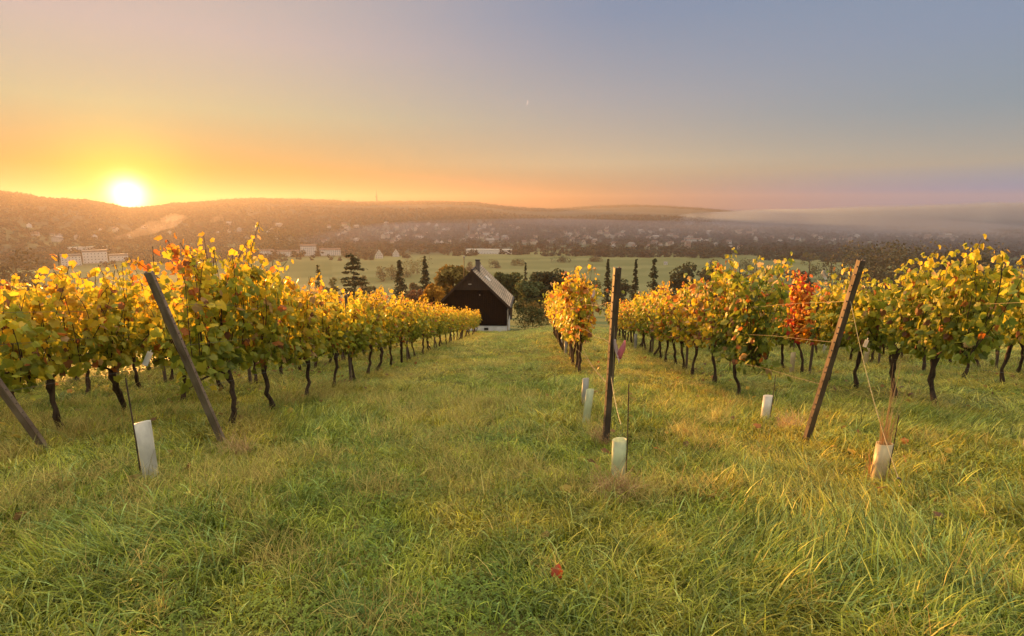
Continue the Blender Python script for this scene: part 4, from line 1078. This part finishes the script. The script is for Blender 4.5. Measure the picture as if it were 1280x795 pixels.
# ------------------------------------------------------------------ far town, woods, hill mast
M_HWALL = simple('pale_render', (0.72, 0.70, 0.66), (0.6, 0.58, 0.55), 0.4, 0.9)
M_HROOF = simple('dark_roof', (0.16, 0.10, 0.08), (0.11, 0.075, 0.06), 0.6, 0.9)
M_HROOF2 = simple('grey_roof', (0.25, 0.23, 0.22), (0.18, 0.17, 0.16), 0.6, 0.8)
M_HWIN = simple('dark_window', (0.06, 0.06, 0.065), (0.04, 0.04, 0.045), 1, 0.2)
def house_mb(w, d, h, rh, floors=2, bays=3, flat=False):
    wall, roof, win = MB(), MB(), MB()
    wall.add([(-w / 2, 0, -3), (w / 2, 0, -3), (w / 2, 0, h), (-w / 2, 0, h), (-w / 2, d, -3), (w / 2, d, -3), (w / 2, d, h), (-w / 2, d, h)], [(0, 1, 2, 3), (1, 5, 6, 2), (5, 4, 7, 6), (4, 0, 3, 7)])
    o = 0.5
    if flat:
        roof.box((-w / 2 - 0.3, -0.3, h), (w / 2 + 0.3, d + 0.3, h + rh))
    else:
        wall.add([(-w / 2, 0, h), (-w / 2, d, h), (-w / 2, d / 2, h + rh - 0.1), (w / 2, 0, h), (w / 2, d, h), (w / 2, d / 2, h + rh - 0.1)], [(0, 2, 1), (3, 4, 5)])
        for s, y0 in ((1, -o), (-1, d + o)):
            zl = h - rh * o / (d / 2)
            v = [(-w / 2 - o, y0, zl), (w / 2 + o, y0, zl), (w / 2 + o, d / 2, h + rh), (-w / 2 - o, d / 2, h + rh)]
            roof.add(v + [(a, b, c - 0.25) for a, b, c in v], [(0, 1, 2, 3), (4, 7, 6, 5), (0, 4, 5, 1), (1, 5, 6, 2), (3, 7, 4, 0)])
    for f in range(floors):
        for b in range(bays):
            x = -w / 2 + (b + 0.5) * w / bays; z = 0.9 + f * (h / floors)
            win.box((x - 0.55, -0.06, z), (x + 0.55, -0.003, z + 1.35))
    return wall, roof, win
HS = []
M_HWALLS = [M_HWALL, simple('cream_render', (0.62, 0.54, 0.42), (0.5, 0.44, 0.35), 0.4, 0.9), simple('grey_render', (0.45, 0.43, 0.41), (0.36, 0.35, 0.33), 0.4, 0.9)]
for (w, d, h, rh, m) in ((11, 9, 5.5, 4.0, M_HROOF), (9, 8, 6.0, 4.5, M_HROOF), (15, 10, 6, 4.2, M_HROOF), (10, 9, 5, 3.5, M_HROOF2), (12, 9, 8, 4.0, M_HROOF), (18, 11, 8, 3.5, M_HROOF2)):
    a, b, c = house_mb(w, d, h, rh, 2, 3 if w < 13 else 5)
    HS.append((a.mesh('wall', M_HWALLS[len(HS) % 3]), b.mesh('roof', m), c.mesh('window', M_HWIN)))
HOUSE_XY = []
def far_house(px, py, meshes, label, cat, group=None, name='house', turn=None, sc=1.0, gable=False):
    p = hit(px, py); HOUSE_XY.append(p[:2])
    t = thing(name, label, cat, tuple(p), (math.atan2(-p[0], p[1]) if turn is None else turn) , group)
    if gable: t.rotation_euler[2] += R(90)
    t.scale = (sc, sc, sc)
    for nm, me in zip(('wall', 'roof', 'window'), meshes):
        o = bpy.data.objects.new(nm, me); COL.objects.link(o); o.parent = t
    return t
def big(w, d, h, rh, fl, bays, roof=M_HROOF, flat=False):
    a, b, c = house_mb(w, d, h, rh, fl, bays, flat)
    return (a.mesh('wall', M_HWALL), b.mesh('roof', roof), c.mesh('window', M_HWIN))
def gable_house():
    wall, roof, win = MB(), MB(), MB(); w, d, h, rh = 15, 13, 7, 11
    wall.add([(-w / 2, 0, -3), (w / 2, 0, -3), (w / 2, 0, h), (0, 0, h + rh), (-w / 2, 0, h), (-w / 2, d, -3), (w / 2, d, -3), (w / 2, d, h), (0, d, h + rh), (-w / 2, d, h)], [(0, 1, 2, 3, 4), (5, 9, 8, 7, 6), (0, 4, 9, 5), (1, 6, 7, 2)])
    for s in (-1, 1):
        v = [(0, -0.8, h + rh + 0.4), (s * (w / 2 + 0.6), -0.8, h - 0.5), (s * (w / 2 + 0.6), d + 0.8, h - 0.5), (0, d + 0.8, h + rh + 0.4)]
        roof.add(v + [(a, b, c - 0.35) for a, b, c in v], [(0, 1, 2, 3), (4, 7, 6, 5), (0, 4, 5, 1), (1, 5, 6, 2), (2, 6, 7, 3)])
    for f, xs in ((1.0, (-5, -1.7, 1.7, 5)), (4.4, (-5, -1.7, 1.7, 5)), (8.0, (-2.6, 0, 2.6)), (12, (0,))):
        for x in xs: win.box((x - 0.7, -0.08, f), (x + 0.7, -0.003, f + 1.6))
    return (wall.mesh('wall', M_HWALL), roof.mesh('roof', M_HROOF), win.mesh('window', M_HWIN))
GH = gable_house()
far_house(474, 323, GH, 'white gabled house, left of the pair at the far edge of the meadow', 'house', 'white gabled houses at the meadow edge', sc=0.95)
far_house(495, 321, GH, 'white gabled house, right and taller of the pair at the far edge of the meadow', 'house', 'white gabled houses at the meadow edge', sc=0.85)
far_house(611, 317.5, big(96, 20, 8, 1.6, 1, 16, M_TUBE_WHITE, True), 'long low hall with a pale flat roof beyond the barn', 'hall', name='hall', turn=R(-2))
far_house(334, 321, big(26, 12, 12, 2.5, 4, 7), 'pale apartment block, leftmost of those above the left vine row', 'apartment block', 'apartment blocks on the left', name='apartment_block')
far_house(360, 320.5, big(48, 12, 10, 2.5, 3, 14), 'long low pale apartment block with evenly spaced bays', 'apartment block', 'apartment blocks on the left', name='apartment_block')
far_house(386, 320, big(30, 14, 20, 3, 6, 8), 'tallest white apartment block above the left vine row', 'apartment block', 'apartment blocks on the left', name='apartment_block')
far_house(413, 319.5, big(40, 12, 12, 3, 4, 10), 'pale apartment block right of the tallest one', 'apartment block', 'apartment blocks on the left', name='apartment_block')
far_house(90, 332, big(26, 14, 15, 3, 4, 6, M_HROOF2, True), 'white factory building, left one under the sun', 'factory building', 'factory buildings under the sun', name='factory_building')
far_house(120, 329, big(34, 16, 19, 3, 4, 7, M_HROOF2, True), 'white factory building, middle and tallest under the sun', 'factory building', 'factory buildings under the sun', name='factory_building')
far_house(149, 326, big(28, 12, 9, 3, 2, 5, M_HROOF2, True), 'low white factory building at the right end under the sun', 'factory building', 'factory buildings under the sun', name='factory_building')
far_house(110, 313, big(70, 14, 6, 2, 1, 12, M_TUBE_WHITE, True), 'long pale shed roof behind the white factory buildings', 'factory building', 'factory buildings under the sun', name='factory_building')
far_house(606, 295, big(34, 14, 11, 3, 3, 8), 'long white school-like block in the town above the barn', 'apartment block', name='apartment_block')
far_house(525, 298, big(40, 14, 9, 3, 3, 8), 'wide pale block in the town above the olive and orange tree', 'apartment block', name='apartment_block')
far_house(865, 304, big(44, 16, 11, 3, 3, 9), 'wide white block in the town behind the right rows', 'apartment block', name='apartment_block')
far_house(832, 331, HS[3], 'small pale shed in the meadow right of the three spruces', 'shed', name='shed', sc=0.6)
far_house(888, 330, HS[3], 'small pale shed in the meadow behind the tallest right vine', 'shed', name='shed', sc=0.6)
def town():
    rg = np.random.default_rng(77)
    spots = []
    for (x0, x1, y0, y1, n) in ((270, 470, 281, 304, 20), (470, 640, 281, 306, 48), (640, 760, 285, 308, 30), (760, 960, 290, 312, 48), (960, 1200, 296, 304, 26), (20, 260, 282, 302, 12)):
        for _ in range(n): spots.append((rg.uniform(x0, x1), rg.uniform(y0, y1)))
    for (px, py) in spots:
        k = int(rg.integers(6))
        try: far_house(px, py, HS[k], 'tiny pale house among the trees of the far town', 'house', 'houses of the far town', sc=float(rg.uniform(0.75, 1.35)), turn=math.atan2(-1, 2) + rg.uniform(-1.2, 1.2))
        except ValueError: pass
town()
def church(px, py, top, label):
    p = hit(px, py); dist = math.hypot(p[0], p[1]); h = height_at(px, top, dist) - p[2]
    HOUSE_XY.append(p[:2])
    t = thing('church', label, 'church', tuple(p))
    mb = MB(); mb.box((-3.2, -3.2, -2), (3.2, 3.2, h * 0.55)); mb.build('tower', M_HROOF2, t)
    mb = MB(); s = 3.6; mb.add([(-s, -s, h * 0.55), (s, -s, h * 0.55), (s, s, h * 0.55), (-s, s, h * 0.55), (0, 0, h)], [(0, 1, 4), (1, 2, 4), (2, 3, 4), (3, 0, 4), (0, 3, 2, 1)]); mb.build('spire', M_HROOF, t)
    a, b, c = house_mb(26, 12, 8, 7, 1, 5)
    for nm, q, m in (('nave_wall', a, M_HWALL), ('nave_roof', b, M_HROOF), ('window', c, M_HWIN)):
        o = q.build(nm, m, t); o.location = (16.5, -6, 0)
church(586, 299, 279, 'church with a dark pointed spire in the town above the barn')
def mast():
    px = 471; d = 3860.0
    x, y = at_dist(px, d, 254); z = gz(x, y); h = height_at(px, 235.5, d) - z
    t = thing('tv_tower', 'tall thin television tower on the far wooded hill', 'tower', (x, y, z))
    mb = MB(); mb.tube([(0, 0, 0), (0, 0, h * 0.3), (0, 0, h * 0.62)], [6.0, 4.6, 3.8], 10); mb.build('shaft', M_BRICK, t)
    mb = MB(); mb.tube([(0, 0, h * 0.36), (0, 0, h * 0.39), (0, 0, h * 0.47), (0, 0, h * 0.50)], [5, 8, 8, 4], 12); mb.build('platform', M_BRICK, t)
    mb = MB(); mb.tube([(0, 0, h * 0.62), (0, 0, h * 0.85), (0, 0, h)], [2.6, 1.8, 1.0], 8); mb.build('antenna', M_BRICK, t)
mast()
def woods():
    rg = np.random.default_rng(88)
    prs = []
    for k in range(6):
        col = [(0.030, 0.052, 0.042), (0.046, 0.068, 0.048), (0.07, 0.078, 0.05), (0.026, 0.042, 0.038), (0.08, 0.066, 0.05), (0.036, 0.06, 0.044)][k]
        if k == 3: mb = conifer_crown(rg, 1.5, 0.5, col, 150, layers=8)
        else:
            mb, _ = broad_crown(rg, 1.0, 1.05, col, n=190, lobes=8, size=0.11, base=-0.1)
        prs.append(proto(mb, 'far_tree', M_WOODS))
    n = 34000
    r = np.sqrt(rg.uniform(1040 ** 2, 3200 ** 2, n)); a = -YAW + np.radians(rg.uniform(-52, 52, n))
    x, y = r * np.sin(a), r * np.cos(a)
    dens = np.where(r < 1220, 0.8 * sstep(0.35, 0.6, vnoise(x, y, 130, 40)), 0.45 + 0.5 * sstep(0.4, 0.6, vnoise(x, y, 210, 41)))
    edge = 1060 + 160 * (vnoise(x, y, 240, 42) - 0.3)
    keep = (rg.random(n) < dens) & (r > edge)
    H = np.array(HOUSE_XY)
    for h in H:     # leave the view to each house open: no tree just in front of it
        rh = math.hypot(*h); u = h / rh
        al = x * u[0] + y * u[1] - rh; la = np.abs(x * u[1] - y * u[0])
        keep &= ~((al < 8) & (al > -75) & (la < 11))
    # a closed belt along the far edge of the meadow, open in front of the pale buildings
    nb = 700
    ab = -YAW + np.radians(rg.uniform(-52, 52, nb)); rb = 1075 + 70 * rg.random(nb) + 60 * (vnoise(ab * 30, ab * 0, 1, 44))
    xb, yb = rb * np.sin(ab), rb * np.cos(ab)
    kb = vnoise(xb, yb, 90, 45) > 0.42
    for h in H:
        rh = math.hypot(*h); u = h / rh
        if rh > 1350: continue
        al = xb * u[0] + yb * u[1] - rh; la = np.abs(xb * u[1] - yb * u[0])
        kb &= ~((al < 8) & (la < 26))
    x, y = np.concatenate([x[keep], xb[kb]]), np.concatenate([y[keep], yb[kb]])
    n = len(x); z = ground(x, y)
    s = rg.uniform(8, 16, n)
    scatter('distant_woods', prs, np.column_stack([x, y, z - 1.0]), np.column_stack([np.zeros(n), np.zeros(n), rg.uniform(0, 6.28, n)]), np.column_stack([s * rg.uniform(0.9, 1.5, n), s * rg.uniform(0.9, 1.5, n), s]), 'hazy trees standing between the houses of the far town', 3)
    # the wooded hills: crowns that roughen the skyline
    n = 9000
    a = -YAW + np.radians(rg.uniform(-50, 27, n)); hr = np.interp(a, _pa, _pr)
    r = hr + rg.uniform(-420, 60, n); x, y = r * np.sin(a), r * np.cos(a); z = ground(x, y); s = rg.uniform(10, 19, n)
    scatter('hill_forest', prs, np.column_stack([x, y, z - 5]), np.column_stack([np.zeros(n), np.zeros(n), rg.uniform(0, 6.28, n)]), np.column_stack([s * 1.3, s * 1.3, s]), 'forest covering the crests of the far hills', 4)
woods()

def moon():
    d = 9500.0; c = np.array([0, 0, CAMZ]) + ray(657, 128) * d
    mb = MB(); n = 15; v = []; rr = 3.1 * d / F
    for k in range(n):
        a = math.radians(-100 + 140 * k / (n - 1)) + 0.35; w = 0.42 * math.sin(math.pi * k / (n - 1)) + 0.02
        for q in (rr, rr * (1 - w)):
            for t in (-2, 2): v.append((q * math.cos(a), t, q * math.sin(a)))
    f = []
    for k in range(n - 1):
        b = 4 * k; f += [(b, b + 4, b + 6, b + 2), (b + 1, b + 3, b + 7, b + 5), (b, b + 1, b + 5, b + 4), (b + 2, b + 6, b + 7, b + 3)]
    f += [(0, 2, 3, 1), (4 * n - 4, 4 * n - 3, 4 * n - 1, 4 * n - 2)]
    mb.add(v, f)
    m, nn, l, out = mat('moonlight'); e = nn.new('ShaderNodeEmission'); e.inputs[0].default_value = (1.0, 0.86, 0.80, 1); e.inputs[1].default_value = 0.17; l.new(e.outputs[0], out.inputs[0])
    o = mb.build('crescent_moon', m, loc=tuple(c)); o.rotation_euler = (0, 0, -math.atan2(c[0], c[1]))
    tag(o, 'thin pale crescent moon high in the centre of the sky', 'moon')
moon()
# power lines over the left of the valley, steam over the factory
for k, (ya, yb) in enumerate(((266, 300), (271, 303), (283, 308))):
    A = at_dist(-90, 560); B = at_dist(150, 1150)
    za, zb_ = height_at(-90, ya - 16, 560), height_at(150, yb + 3, 1150)
    wire((A[0], A[1], za), (B[0], B[1], zb_), 6.0, ('topmost', 'middle', 'lowest')[k] + ' of the three power cables crossing the hazy slope under the sun', 0.16, 'power cables on the left', 30, 'power_cable', M_DARK, 'cable')
def plume(pts, rad, label, seed, dens, dist):
    rg = np.random.default_rng(seed)
    P = np.array([[*at_dist(px, dist), height_at(px, py, dist)] for px, py in pts])
    t = np.linspace(0, len(P) - 1, 44); i = np.minimum(t.astype(int), len(P) - 2); f = (t - i)[:, None]
    C = P[i] * (1 - f) + P[i + 1] * f
    rr = np.interp(t, np.arange(len(rad)), rad) * dist / F
    n = 16; th = np.arange(n) * 6.2832 / n; v = []
    for k in range(44):
        for a in th:
            q = rr[k] * (0.55 + 0.9 * float(vnoise(k * 0.45 + 3 * math.cos(a), 3 * math.sin(a) + seed * 5, 1.3, seed)))
            v.append((C[k][0], C[k][1] + q * math.cos(a), C[k][2] + q * math.sin(a)))
    fcs = [(k * n + j, k * n + (j + 1) % n, (k + 1) * n + (j + 1) % n, (k + 1) * n + j) for k in range(43) for j in range(n)] + [tuple(range(n))[::-1], tuple(43 * n + j for j in range(n))]
    mb = MB(); mb.add(v, fcs)
    o = outward(mb.build('steam', volume('steam_air', dens * 0.45, (0.9, 0.85, 0.85), 0.3))); o['kind'] = 'stuff'; o['label'] = label
plume([(146, 298), (168, 293), (195, 285), (222, 278), (240, 271)], [1.5, 4, 6, 6, 2.5], 'pale steam drifting up over the factory buildings', 1, 0.022, 1150)
plume([(207, 275), (222, 272), (236, 270)], [2, 4.5, 1.5], 'bright puff of steam lit by the sun', 2, 0.03, 1200)
plume([(268, 277), (276, 273), (284, 271)], [1.5, 4, 1.5], 'small faint puff of steam right of the bright one', 3, 0.015, 1250)

def litter():
    rg = np.random.default_rng(61); n = 1500
    P = []
    for _ in range(n):
        ri = int(rg.integers(11)); y = rg.uniform(3.5, 22); x = rowx(ri, y) + rg.normal(0, 0.7)
        P.append((x, y, gz(x, y) + rg.uniform(0.02, 0.13)))
    P = np.array(P); n = len(P)
    N = rg.normal(0, 0.5, (n, 3)); N[:, 2] = 0.8
    C = np.array([(0.30, 0.20, 0.05), (0.26, 0.12, 0.04), (0.18, 0.10, 0.05), (0.45, 0.33, 0.06)])[rg.integers(0, 4, n)] * rg.uniform(0.7, 1.2, (n, 1))
    mb = MB(); leaves_into(mb, P, N, rg.normal(0, 1, (n, 3)), rg.uniform(0.05, 0.10, n), C)
    o = mb.build('fallen_leaves', M_LEAF); o['kind'] = 'stuff'; o['label'] = 'dry vine leaves fallen into the grass under the rows'
litter()
def slope_trees():
    for k, (px, py, d, w, c, lb) in enumerate([(414, 346, 330, 20, GM, 'small round tree below the left side of the broad cedar'), (466, 350, 300, 18, GM, 'low leafy tree between the broad cedar and the spruce'), (515, 350, 260, 22, (0.13, 0.11, 0.05), 'pale brownish tree between the two left spruces'),
            (549, 338, 300, 22, GM, 'green tree rising behind the golden tree'), (706, 344, 230, 34, GD, 'dark round tree behind the ochre row'), (738, 348, 240, 30, GM, 'green tree between the ochre row and the slim left spruce'), (776, 346, 260, 30, GD, 'dark tree between the slim spruces'), (625, 344, 170, 26, GM, 'green tree directly behind the barn roof'),
            (670, 341, 200, 30, (0.07, 0.08, 0.035), 'mid green tree rising behind the bushy ones right of the barn'), (880, 330, 330, 40, GD, 'dark bushy tree behind the tallest right vine'), (1000, 326, 380, 36, GD, 'dark tree in the gap beside the leaning right post')]):
        tree('broadleaf_tree', px, py, d, w, 'broad', c, lb, seed=120 + k, n=1700, lobes=14, base=0.02)
slope_trees()
def field_trees():
    rg = np.random.default_rng(62)
    rows = [(452, 338, 520, 18), (575, 331, 760, 16), (588, 328, 800, 20), (620, 326, 860, 22), (646, 325, 900, 20), (700, 322, 960, 24), (742, 321, 980, 20), (560, 336, 600, 20), (900, 322, 720, 26), (925, 318, 740, 30), (946, 322, 700, 22), (985, 318, 760, 26), (1012, 312, 800, 24), (1040, 312, 760, 34), (300, 318, 760, 20)]
    nm = ['beside the cedar', 'left of the lamp post', 'above the lamp post', 'in front of the long flat-roofed hall', 'right of the hall', 'at the far meadow edge above the ochre row', 'at the far meadow edge left of the middle post', 'left of the barn chimney in the meadow', 'first of the belt behind the tallest right vine', 'second and widest of the belt behind the tallest right vine', 'third of the belt behind the tallest right vine', 'in the gap left of the leaning right post', 'beyond the gap left of the leaning right post', 'beside the dusky wood-edge tree', 'at the left meadow edge below the apartment blocks']
    for k, (px, py, d, w) in enumerate(rows):
        tree('broadleaf_tree', px, py, d, w, 'broad', (GM, GD, (0.12, 0.10, 0.05), (0.07, 0.08, 0.04))[k % 4], 'small hazy tree ' + nm[k], seed=70 + k, n=700, lobes=9, size=0.9, base=0.0)
field_trees()
build_grass()
